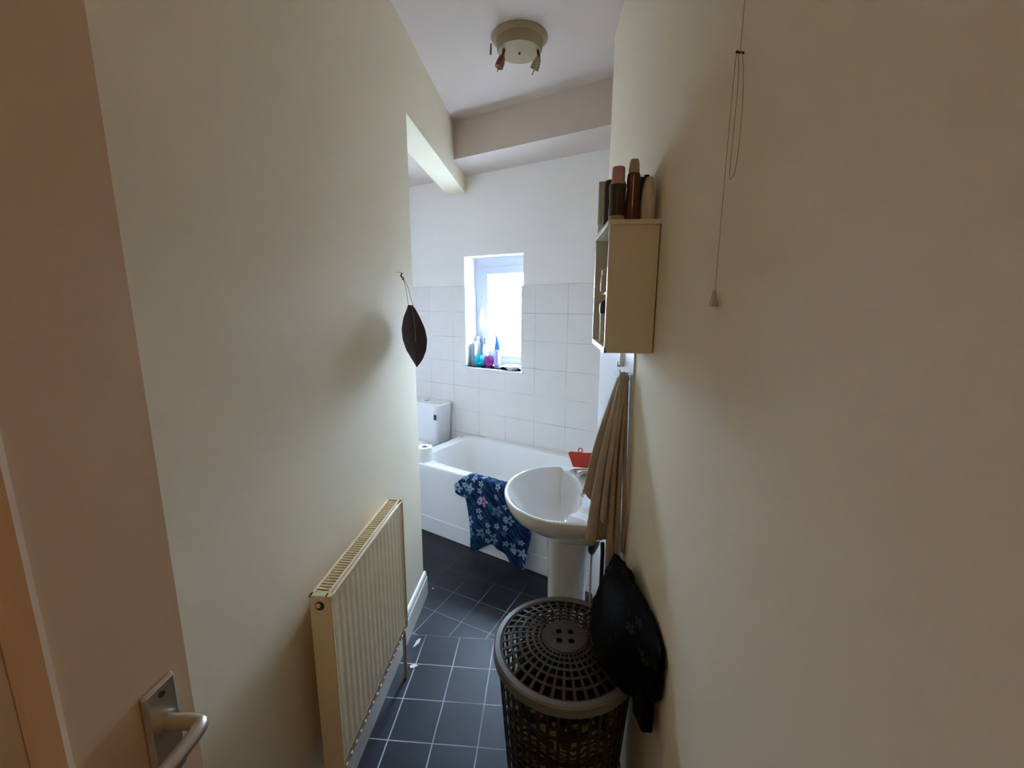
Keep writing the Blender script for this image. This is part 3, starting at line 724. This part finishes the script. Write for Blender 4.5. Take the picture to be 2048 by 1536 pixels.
def bottle(name, label, loc, body, mbody, cap=None, mcap=None, lab=None, mlab=None, sx=1.0, sy=1.0, n=28, cat='bottle', p=2.0, capname='cap'):
    r = thing(name, label, cat, loc)
    bm = B(); loft(bm, [ell(0, 0, z, max(q * sx, 1e-4), max(q * sy, 1e-4), n, p) for q, z in body]); obj('body', bm, mbody, r, True, None, 40)
    if cap: bm = B(); loft(bm, [ell(0, 0, z, max(q * sx, 1e-4), max(q * sy, 1e-4), n, 2) for q, z in cap]); obj(capname, bm, mcap, r, True, None, 40)
    if lab: bm = B(); loft(bm, [ell(0, 0, z, q * sx, q * sy, n, p) for q, z in lab], False, False); obj('label_sleeve', bm, mlab, r, True, None, 40)
    return r
ZT = CZ1
clear = plastic('clear_pinkish_plastic', (0.42, 0.30, 0.24), 0.15)
pinkc = plastic('dusky_pink_cap', (0.52, 0.24, 0.24), 0.35)
darkl = plastic('dark_wine_label', (0.030, 0.018, 0.020), 0.3)
amber = plastic('amber_brown_plastic', (0.10, 0.022, 0.010), 0.12, coat=0.5)
olive = plastic('pale_olive_cap', (0.42, 0.40, 0.28), 0.4)
wht = plastic('cream_white_plastic', (0.60, 0.55, 0.44), 0.4)
blk = plastic('black_plastic', (0.012, 0.010, 0.009), 0.3)
dgr = plastic('dark_green_glass', (0.012, 0.04, 0.022), 0.2)
bottle('shampoo_bottle', 'bottle with dusky pink cap and dark label on the cabinet top', (0.183, 1.235, ZT),
       [(0.0205, 0), (0.0215, 0.004), (0.0215, 0.03), (0.0195, 0.055), (0.0215, 0.085), (0.0215, 0.098), (0.017, 0.106), (0.013, 0.108)], clear,
       [(0.0165, 0.106), (0.0170, 0.108), (0.0170, 0.136), (0.0155, 0.140)], pinkc, [(0.0212, 0.012), (0.0222, 0.03), (0.0200, 0.055), (0.0222, 0.085), (0.0221, 0.096)], darkl)
bottle('lotion_bottle', 'tall amber brown bottle with pale olive cap on the cabinet top', (0.223, 1.235, ZT),
       [(0.021, 0), (0.022, 0.004), (0.021, 0.04), (0.0165, 0.085), (0.0175, 0.11), (0.0165, 0.122), (0.0125, 0.126)], amber,
       [(0.0142, 0.124), (0.0145, 0.13), (0.0128, 0.150), (0.010, 0.158), (0.004, 0.160)], olive)
bottle('mouthwash_bottle', 'black bottle tucked behind the amber bottle on the cabinet top', (0.247, 1.275, ZT),
       [(0.017, 0), (0.018, 0.004), (0.018, 0.115), (0.016, 0.122), (0.010, 0.124)], blk)
bottle('lotion_bottle', 'white rounded bottle standing nearest the wall on the cabinet top', (0.262, 1.225, ZT),
       [(0.0185, 0), (0.020, 0.006), (0.0200, 0.05), (0.018, 0.08), (0.013, 0.103), (0.007, 0.112), (0.001, 0.114)], wht, sx=0.95)
bottle('oil_bottle', 'dark green bottle against the wall behind the white one', (0.272, 1.31, ZT),
       [(0.015, 0), (0.0165, 0.004), (0.0165, 0.10), (0.014, 0.125), (0.008, 0.135), (0.007, 0.14)], dgr)
bottle('conditioner_bottle', 'dark brown bottle behind the pink-capped bottle', (0.176, 1.31, ZT),
       [(0.019, 0), (0.020, 0.004), (0.020, 0.118), (0.017, 0.126), (0.01, 0.128)], plastic('dark_brown_plastic', (0.035, 0.016, 0.012), 0.25))
r = thing('lotion_tube', 'upright cream and tan tube at the far end of the cabinet top', 'tube', (0.172, 1.40, ZT))
bm = B(); loft(bm, [ell(0, 0, z, a, b_, 28, 2.2) for z, a, b_ in ((0.025, 0.020, 0.020), (0.03, 0.021, 0.021), (0.08, 0.021, 0.017), (0.135, 0.021, 0.008), (0.148, 0.021, 0.003))]); obj('body', bm, plastic('cream_tan_plastic', (0.50, 0.42, 0.30), 0.4, var=0.2), r, True, None, 40)
bm = B(); add_lathe(bm, [(0.018, 0), (0.019, 0.003), (0.019, 0.025), (0.016, 0.027)], 0, 0, 24); obj('cap', bm, wht, r, True, None, 40)
# inside the cabinet
zs = CZ0 + 0.169
bottle('pill_jar', 'white jar on the inner shelf of the cabinet', (0.190, 1.42, zs), [(0.019, 0), (0.020, 0.003), (0.020, 0.045), (0.016, 0.05)], wht, [(0.018, 0.05), (0.018, 0.066), (0.016, 0.068)], wht, cat='jar', capname='lid')
bottle('deodorant_can', 'pale upright can on the cabinet floor', (0.190, 1.40, CZ0 + 0.014), [(0.019, 0), (0.0195, 0.003), (0.0195, 0.085), (0.016, 0.09)], wht, [(0.021, 0.088), (0.0225, 0.095), (0.0225, 0.115), (0.014, 0.128), (0.004, 0.13)], plastic('dark_purple_cap', (0.05, 0.03, 0.035)), cat='can')
bottle('cosmetic_bottle', 'dark green bottle in the upper compartment of the cabinet', (0.205, 1.33, zs), [(0.015, 0), (0.016, 0.003), (0.016, 0.11), (0.010, 0.12), (0.009, 0.135)], dgr)

# ================================================================ leaf ornament and pull cord
lf = thing('leaf_ornament', 'dark leaf-shaped ornament on a cord by the end of the left wall', 'ornament', (-0.590, 1.865, 1.591))
bm = B()
H = 0.272; n_ = 26
def leaf_w(t): return [interp([(0, .010), (.06, .018), (.2, .040), (.38, .056), (.55, .057), (.72, .045), (.86, .024), (.95, .009), (1, .001)], t),
                       interp([(0, .010), (.06, .020), (.2, .035), (.38, .050), (.55, .054), (.72, .046), (.86, .030), (.95, .013), (1, .001)], t)]
rings = []
for j in range(n_ + 1):
    t_ = j / n_; l, r_ = leaf_w(t_); cxm = 0.010 * sin(t_ * 2.4) + 0.012 * t_; z = -H * t_
    ring = []
    for k in range(7):          # front
        q = -1 + 2 * k / 6; x = (l if q < 0 else r_) * q
        ring.append((cxm + x, -0.014 * (1 - q * q) * sin(pi * min(1, t_ + .05)) - 0.004 * (1 if abs(q) < .05 else 0), z))
    for k in range(5, 0, -1):
        q = -1 + 2 * k / 6; x = (l if q < 0 else r_) * q
        ring.append((cxm + x, 0.012 * (1 - q * q) * sin(pi * min(1, t_ + .05)) + 0.002, z))
    rings.append(ring)
loft(bm, rings); obj('leaf', bm, LEAFM, lf, True, None, 60)
bm = B(); add_tube(bm, bez([(0.010, -0.014, -0.005), (0.022, -0.018, -0.08), (0.024, -0.018, -0.16)], 8), 0.0014, 6); obj('midrib', bm, mat('pale_rib', (0.30, 0.22, 0.24), 0.5), lf, True)
for sx in (-0.008, 0.010):
    bm = B(); add_tube(bm, bez([(sx, 0, 0.0), (sx * .6 - .012, 0, 0.07), (-0.028, 0, 0.118)], 8), 0.0011, 6); obj('cord', bm, CORDM, lf, True)
bm = B(); add_tube(bm, bez([(-0.030, 0, 0.135), (-0.036, 0, 0.122), (-0.026, 0, 0.114), (-0.030, 0, 0.106)], 6), 0.003, 8); obj('knot', bm, CORDM, lf, True)
bm = B(); add_tube(bm, bez([(-0.062, 0.0, 0.138), (-0.048, 0.0, 0.137), (-0.034, 0.0, 0.135), (-0.030, 0, 0.140)], 5), 0.0015, 6)
hk = obj('wall_pin', bm, CHROME, None, True); hk.location = (-0.592, 1.865, 1.591)
tag(hk, 'thin metal pin in the left wall that the leaf hangs from', 'pin')

pc = thing('pull_cord', 'thin light pull cord looped over a nail on the right wall', 'pull cord', (DR - 0.004, 0.755, 1.62))
bm = B()
add_tube(bm, [(-0.004, -0.004, 1.18), (-0.004, -0.006, 0.36), (-0.003, -0.004, 0.355)], 0.0006, 6)
add_tube(bm, bez([(-0.003, -0.004, 0.355), (-0.003, -0.018, 0.33), (-0.003, -0.030, 0.27), (-0.003, -0.028, 0.19), (-0.003, -0.012, 0.172), (-0.003, -0.004, 0.19), (-0.003, -0.006, 0.30), (-0.003, 0.004, 0.352), (-0.003, 0.012, 0.345), (-0.003, 0.014, 0.20), (-0.003, 0.012, 0.0)], 8), 0.0006, 6)
obj('cord', bm, CREAMCORD, pc, True)
bm = B(); add_lathe(bm, [(0.0015, 0.004), (0.003, 0.0), (0.0075, -0.022), (0.0065, -0.024)], -0.004, 0.012, 20); obj('pull_knob', bm, plastic('clear_cone', (0.55, 0.5, 0.38), 0.15), pc, True)
bm = B(); add_tube(bm, [(0.006, 0, 0.352), (-0.008, 0, 0.354)], 0.0018, 8); obj('nail', bm, DARK, pc, True)

# ================================================================ ceiling spotlight fitting
cl_ = thing('ceiling_light', 'round cream ceiling spotlight fitting, unlit, with small spots around it', 'ceiling light', (-0.145, 2.235, HC))
FIT = plastic('cream_enamel', (0.40, 0.315, 0.20), 0.7, spec=0.1)
BRASS = mat('aged_brass', (0.20, 0.09, 0.04), 0.3, metal=0.7)
bm = B(); add_lathe(bm, [(0.128, 0.0), (0.130, -0.004), (0.122, -0.012), (0.108, -0.018), (0.104, -0.052), (0.098, -0.060), (0.0, -0.062)], 0, 0, 48); obj('base_drum', bm, FIT, cl_, True, None, 35)
bm = B(); add_lathe(bm, [(0.005, -0.061), (0.006, -0.066), (0.003, -0.069)], 0.0, 0.0, 14); obj('centre_screw', bm, DARK, cl_, True)
def spot(ang_, rad_, tilt, m1, m2):
    c, s = cos(ang_), sin(ang_)
    bm = B(); p0 = Vector((c * rad_, s * rad_, -0.058)); p1 = Vector((c * (rad_ + 0.006), s * (rad_ + 0.006), -0.088))
    add_tube(bm, [p0, p1], 0.007, 10)
    d = Vector((c * 0.4 + tilt[0], s * 0.4 + tilt[1], -0.7)).normalized(); q = p1 + d * 0.052
    a_ = obj('spot_arm', bm, m1, cl_, True)
    bm = B(); add_tube(bm, [p1, p1 + d * 0.010, p1 + d * 0.030, q], [0.009, 0.015, 0.019, 0.020], 16); obj('spot_head', bm, m2, cl_, True, None, 40)
    bm = B(); add_tube(bm, [q, q + d * 0.022], 0.0022, 8); obj('bulb_pin', bm, m1, cl_, True)
spot(radians(205), 0.075, (0.1, 0.1), BRASS, BRASS)
spot(radians(-8), 0.085, (-0.75, 0.35), BRASS, FIT)
bm = B(); add_tube(bm, [(-0.132, 0.0, -0.020), (-0.134, -0.002, -0.066)], 0.0035, 8); obj('bulb_pin', bm, BRASS, cl_, True)

# ================================================================ laundry bin
bc = (0.075, 1.155)
bin_ = thing('laundry_basket', 'round dark plastic laundry basket with perforated lid by the right wall', 'laundry basket', (bc[0], bc[1], 0))
def polar(bm, radii, zs_, nseg, hole, solid=0.003, narrow=0.30):
    # rings between consecutive radii; angular cells alternate hole / rib
    angs = []
    for i in range(nseg):
        a = 2 * pi * i / nseg; angs += [a, a + 2 * pi / nseg * narrow]
    V = [[bm.verts.new((r * cos(a), r * sin(a), z)) for a in angs] for r, z in zip(radii, zs_)]
    m = len(angs)
    for j in range(len(radii) - 1):
        for i in range(m):
            if hole[j] and i % 2 == 1: continue
            bm.faces.new((V[j][i], V[j][(i + 1) % m], V[j + 1][(i + 1) % m], V[j + 1][i]))
    bmesh.ops.recalc_face_normals(bm, faces=bm.faces)
    bmesh.ops.solidify(bm, geom=bm.faces[:], thickness=solid)
# lid net
bm = B()
rr, zz, hl = [0.0625], [0.606], []
bands = 6; r_out = 0.190; r = 0.0625
bw_ = (r_out - r) / bands
for k in range(bands):
    rib = 0.0068; r1 = r + rib; r2 = r + bw_ * (0.66, 0.78, 0.92, 1.08, 1.22, 1.34)[k]
    rr += [r1, r2]; hl += [False, True]; r = r2
    zz += [0.606 - 0.026 * ((r1 - .06) / .13) ** 2, 0.606 - 0.026 * ((r2 - .06) / .13) ** 2]
rr.append(0.198); zz.append(0.578); hl.append(False)
polar(bm, rr, zz, 38, hl, 0.0035)
lid = obj('lid', bm, BINRIM, bin_, True, None, 40)
bm = B()   # centre disc with four finger holes
NA = 96
ctr = []
t = bmesh.new()
outer = [t.verts.new((0.0635 * cos(2 * pi * i / NA), 0.0635 * sin(2 * pi * i / NA), 0.608)) for i in range(NA)]
eds = [t.edges.new((outer[i], outer[(i + 1) % NA])) for i in range(NA)]
for hx_, hy_ in ((-.018, -.018), (.018, -.018), (-.018, .018), (.018, .018)):
    vs = [t.verts.new((hx_ + 0.0095 * cos(2 * pi * i / 20), hy_ + 0.0095 * sin(2 * pi * i / 20), 0.608)) for i in range(20)]
    eds += [t.edges.new((vs[i], vs[(i + 1) % 20])) for i in range(20)]
bmesh.ops.triangle_fill(t, use_beauty=True, use_dissolve=False, edges=eds)
bmesh.ops.recalc_face_normals(t, faces=t.faces)
bmesh.ops.solidify(t, geom=t.faces[:], thickness=0.003); merge(bm, t)
obj('lid_centre', bm, BINRIM, bin_, False)
bm = B(); add_lathe(bm, [(0.194, 0.574), (0.194, 0.580), (0.198, 0.584), (0.212, 0.583), (0.217, 0.578), (0.217, 0.552), (0.212, 0.552), (0.212, 0.574), (0.194, 0.574)], 0, 0, 80, caps=False)
obj('lid_rim', bm, BINEDGE, bin_, True, None, 35)
bm = B()
ring_r = [0.205, 0.204]; ring_z = [0.562, 0.545]; hl = [False]
z = 0.545
while z > 0.09:
    z2 = z - 0.080; z3 = z2 - 0.010
    for q in (z2, z3): ring_z.append(q); ring_r.append(0.163 + 0.042 * (q / 0.56))
    hl += [True, False]; z = z3
ring_z.append(0.004); ring_r.append(0.163); hl.append(False)
polar(bm, ring_r, ring_z, 44, hl, 0.0035, 0.36)
obj('basket_body', bm, BINM, bin_, True, None, 40)
bm = B(); add_lathe(bm, [(0.0, 0.003), (0.163, 0.003), (0.163, 0.010), (0.0, 0.010)], 0, 0, 44, caps=False); obj('basket_floor', bm, BINM, bin_)
# clothes inside the basket, seen through the slots
bm = B()
random.seed(9)
rings = []
for j in range(14):
    z = 0.012 + 0.43 * j / 13; R_ = 0.140 + 0.036 * j / 13
    if j == 13: R_ *= 0.6
    rings.append([((R_ + 0.010 * sin(i * 0.9 + j * 1.7)) * cos(2 * pi * i / 48), (R_ + 0.010 * sin(i * 0.9 + j * 1.7)) * sin(2 * pi * i / 48), z + 0.006 * sin(i * .7)) for i in range(48)])
loft(bm, rings)
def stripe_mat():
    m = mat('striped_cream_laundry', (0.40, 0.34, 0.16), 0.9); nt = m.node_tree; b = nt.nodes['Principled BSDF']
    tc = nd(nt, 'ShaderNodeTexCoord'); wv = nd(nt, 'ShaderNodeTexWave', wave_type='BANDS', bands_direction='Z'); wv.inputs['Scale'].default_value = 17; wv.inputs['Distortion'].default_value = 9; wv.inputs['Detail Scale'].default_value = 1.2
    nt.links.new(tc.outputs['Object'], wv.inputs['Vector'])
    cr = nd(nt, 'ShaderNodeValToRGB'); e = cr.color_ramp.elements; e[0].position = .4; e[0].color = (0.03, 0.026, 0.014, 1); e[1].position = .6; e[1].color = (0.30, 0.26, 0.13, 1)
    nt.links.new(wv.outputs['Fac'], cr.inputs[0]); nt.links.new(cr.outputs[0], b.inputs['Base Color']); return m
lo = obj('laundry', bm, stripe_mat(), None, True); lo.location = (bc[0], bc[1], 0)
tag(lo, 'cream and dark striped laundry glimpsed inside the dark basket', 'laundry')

bm = B(); random.seed(5)  # dark lump added over the laundry so the lid holes look shaded
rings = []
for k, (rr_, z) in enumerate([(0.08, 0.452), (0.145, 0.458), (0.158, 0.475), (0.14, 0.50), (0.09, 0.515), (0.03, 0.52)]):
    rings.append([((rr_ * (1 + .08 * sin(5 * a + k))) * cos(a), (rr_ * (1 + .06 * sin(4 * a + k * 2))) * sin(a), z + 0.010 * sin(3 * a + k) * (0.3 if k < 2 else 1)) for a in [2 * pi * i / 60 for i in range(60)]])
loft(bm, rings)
lc = obj('basket_shade_lump', bm, mat('basket_shade_dark', (0.010, 0.009, 0.008), 0.95, spec=0.1), None, True); lc.location = (bc[0], bc[1], 0)
tag(lc, 'added dark lump under the basket lid standing in for the shade inside', 'laundry')

# black floral garment heaped on the lid against the wall
bm = B(); nn = 72
random.seed(12)
slices = [  # y, x left, x apex, z base, z top
    (0.872, .272, .279, .745, .785), (0.885, .266, .279, .690, .820), (0.92, .254, .278, .640, .832), (0.97, .225, .274, .604, .834), (1.03, .178, .266, .604, .836), (1.09, .160, .256, .606, .838),
    (1.16, .158, .245, .606, .838), (1.22, .162, .234, .606, .838), (1.255, .166, .229, .604, .834), (1.285, .172, .228, .602, .790), (1.32, .182, .230, .600, .720), (1.35, .200, .235, .598, .660), (1.365, .225, .24, .600, .620)]
rings = []
for k, (y0, xl, xt, zb, zt) in enumerate(slices):
    h = zt - zb; xr = DR - 0.004
    P = [(xl, zb), (xl + .002, zb + .18 * h), (xl * .62 + xt * .38, zb + .52 * h), (xl * .25 + xt * .75, zb + .84 * h), (xt, zt), (min(xr, xt + .012), zb + .93 * h), (xr - .002, zb + .70 * h), (xr, zb + .3 * h), (xr - .002, zb)]
    ring = []
    for q in range(len(P)):
        a_ = P[q]; b2 = P[(q + 1) % len(P)]
        for m_ in range(5):
            t_ = m_ / 5; x = a_[0] * (1 - t_) + b2[0] * t_; z = a_[1] * (1 - t_) + b2[1] * t_
            w_ = 0.004 * sin(q * 2.1 + m_ * 1.1 + k * 1.7) + 0.0025 * sin(q * 5 + m_ * 2.3 - k)
            ring.append((min(xr, x + w_), y0 + 0.006 * sin(q * 1.3 + k * .8), max(zb, z + w_ * .6)))
    rings.append(ring)
loft(bm, rings)
# the part that slips down between basket and wall
rings = []
for k, (z, x0, y0, rx_, ry_) in enumerate([(0.545, .272, .985, .008, .020), (0.56, .266, .965, .018, .040), (0.58, .262, .945, .022, .055), (0.61, .262, .945, .022, .060), (0.67, .264, .955, .020, .060)]):
    rings.append([(min(x0 + rx_ * (1 + .08 * sin(6 * 2 * pi * i / 40 + k)) * cos(2 * pi * i / 40), DR - 0.004), y0 + ry_ * (1 + .08 * sin(5 * 2 * pi * i / 40)) * sin(2 * pi * i / 40), z) for i in range(40)])
loft(bm, rings)
g_ = obj('black_garment', bm, BLACKFLORAL, None, True)
cloth_uv(g_, lambda c: (c.y + c.x * .8, c.z + c.x * 0.9))
tag(g_, 'black garment with a faint floral print heaped on the basket lid against the wall', 'clothing')

# thin black rod behind the basket
bm = B(); add_tube(bm, [(0.243, 1.60, 0.0), (0.243, 1.60, 0.62), (0.241, 1.60, 0.66)], 0.0085, 12); ro = obj('black_rod', bm, blk, None, True)
tag(ro, 'thin black rod standing upright behind the basket below the towel', 'rod')

# ================================================================ things on the window sill
WZ = wz0
def wloc(s, o): v = bw(s, o, WZ); return v
r = thing('carton', 'grey slim carton at the left end of the window sill', 'carton', wloc(0.030, 0.055), -ANG)
bm = B(); add_box(bm, -0.020, 0.022, -0.022, 0.022, 0, 0.185, 0.002); obj('box', bm, plastic('grey_card', (0.24, 0.26, 0.30), 0.6, var=0.3), r)
bm = B(); add_box(bm, -0.013, 0.015, -0.015, 0.015, 0.185, 0.205, 0.003); obj('cap', bm, wht, r)
TEAL = glassy('teal_glass', (0.0, 0.80, 0.88)); PINKG = glassy('magenta_glass', (0.50, 0.10, 0.45))
for nm, lb, s, m in (('candle_holder', 'faceted teal glass candle holder on the window sill', 0.100, TEAL), ('candle_holder', 'purple and pink glass candle holder on the window sill', 0.196, PINKG)):
    r = thing(nm, lb, 'candle holder', wloc(s, 0.03), -ANG)
    bm = B(); add_lathe(bm, [(0.022, 0), (0.030, 0.006), (0.044, 0.045), (0.043, 0.062), (0.031, 0.098), (0.028, 0.098), (0.038, 0.06), (0.038, 0.045), (0.022, 0.008), (0.0, 0.008)], 0, 0, 9 if s < .15 else 18, caps=False)
    obj('glass_cup', bm, m, r, False)
    bm = B(); add_lathe(bm, [(0.0, 0.009), (0.021, 0.009), (0.028, 0.030), (0.0, 0.030)], 0, 0, 18, caps=False); obj('candle', bm, plastic('wax_teal' if s < .15 else 'wax_pink', (0.5, 0.62, 0.62) if s < .15 else (0.62, 0.30, 0.36), 0.5), r, True)
r = thing('toilet_cleaner_bottle', 'toilet cleaner bottle with angled blue neck on the window sill', 'bottle', wloc(0.272, 0.045), -ANG)
BLU = plastic('bright_blue_plastic', (0.04, 0.22, 0.70), 0.3); LIL = plastic('lilac_plastic', (0.35, 0.28, 0.70), 0.3)
bm = B(); loft(bm, [ell(0, 0, z, a, b_, 28, 2.2) for z, a, b_ in ((0, .026, .017), (.005, .028, .019), (.13, .028, .019), (.15, .030, .020), (.152, .030, .020))]); obj('body', bm, plastic('milky_plastic', (0.62, 0.68, 0.80), 0.3), r, True, None, 40)
bm = B(); loft(bm, [ell(dx_, 0, z, a, a * .65, 28, 2) for z, a, dx_ in ((.152, .029, 0), (.175, .027, .001), (.20, .020, .0), (.225, .013, -.002), (.245, .010, -.007), (.252, .009, -.009))]); obj('neck', bm, BLU, r, True, None, 40)
bm = B(); loft(bm, [ell(dx_, 0, z, a, a, 18, 2) for z, a, dx_ in ((.252, .010, -.009), (.265, .009, -.012), (.272, .006, -.014))]); obj('cap', bm, plastic('pink_cap', (0.55, 0.25, 0.55)), r, True)
bm = B(); add_box(bm, 0.002, 0.016, -0.0205, -0.019, 0.045, 0.14, 0.0005); add_prism(bm, [(-.014, -.0205), (.020, -.0205), (.020, -.019), (-.014, -.019)], 0.004, 0.034); obj('label_print', bm, LIL, r)
bottle('spray_bottle', 'white spray bottle with a small blue nozzle behind the teal candle holder', wloc(0.108, 0.108), [(.024, 0), (.026, .004), (.026, .14), (.014, .185), (.011, .20)], plastic('white_plastic', (0.82, 0.84, 0.86)), [(.013, .20), (.016, .205), (.016, .235), (.012, .245)], plastic('white_plastic_cap', (0.8, 0.8, 0.86)))
sp_o = [o for o in COL.objects if o.get('label', '').startswith('white spray bottle')][0]
bm = B(); add_box(bm, -0.008, 0.010, -0.034, -0.014, 0.222, 0.238, 0.004); add_box(bm, -0.006, 0.006, -0.03, -0.022, 0.185, 0.225, 0.003); obj('trigger_nozzle', bm, BLU, sp_o, True, None, 40)['label'] = 'blue nozzle'
bottle('lotion_bottle', 'white bottle with lilac cap behind the grey carton', wloc(0.030, 0.108), [(.018, 0), (.020, .004), (.020, .19), (.012, .21)], plastic('white_plastic_b', (0.80, 0.80, 0.84)), [(.014, .205), (.014, .24), (.010, .246)], plastic('pale_lilac', (0.60, 0.55, 0.78)))
r = thing('shallow_bowl', 'shallow white bowl at the right end of the window sill', 'bowl', wloc(0.425, 0.030), -ANG)
bm = B(); add_lathe(bm, [(0.036, 0.0), (0.040, 0.006), (0.062, 0.020), (0.080, 0.034), (0.078, 0.036), (0.060, 0.023), (0.034, 0.012), (0.0, 0.011)], 0, 0, 40, caps=False); obj('dish', bm, CERAMIC, r, True, None, 60)

# ================================================================ debris on the floor
random.seed(3)
def chip(x, y, w_, l_, rz, label):
    bm = B(); k = 9
    loft(bm, [[(w_ * s_ * (1 + .25 * sin(3 * a + x * 9)) * cos(a), l_ * s_ * (1 + .2 * sin(2 * a + y * 7)) * sin(a), z) for a in [2 * pi * i / k for i in range(k)]] for s_, z in ((1, 0.0002), (0.9, 0.0022), (0.5, 0.0028))])
    o = obj('paint_flake', bm, PAPER, None, False); o.location = (x, y, 0); o.rotation_euler = (0, 0, rz); tag(o, label, 'flake')
chip(-0.588, 1.76, 0.009, 0.030, -0.2, 'long white paint flake on the floor beside the radiator end')
chip(-0.565, 1.625, 0.020, 0.010, 0.3, 'wide white paint flake on the floor under the radiator end')
for x, y, lb in ((-0.50, 2.62, 'tiny white speck on the floor in front of the bath panel'), (-0.615, 2.16, 'tiny white speck on the floor near the skirting corner')):
    chip(x, y, 0.006, 0.005, 0, lb)
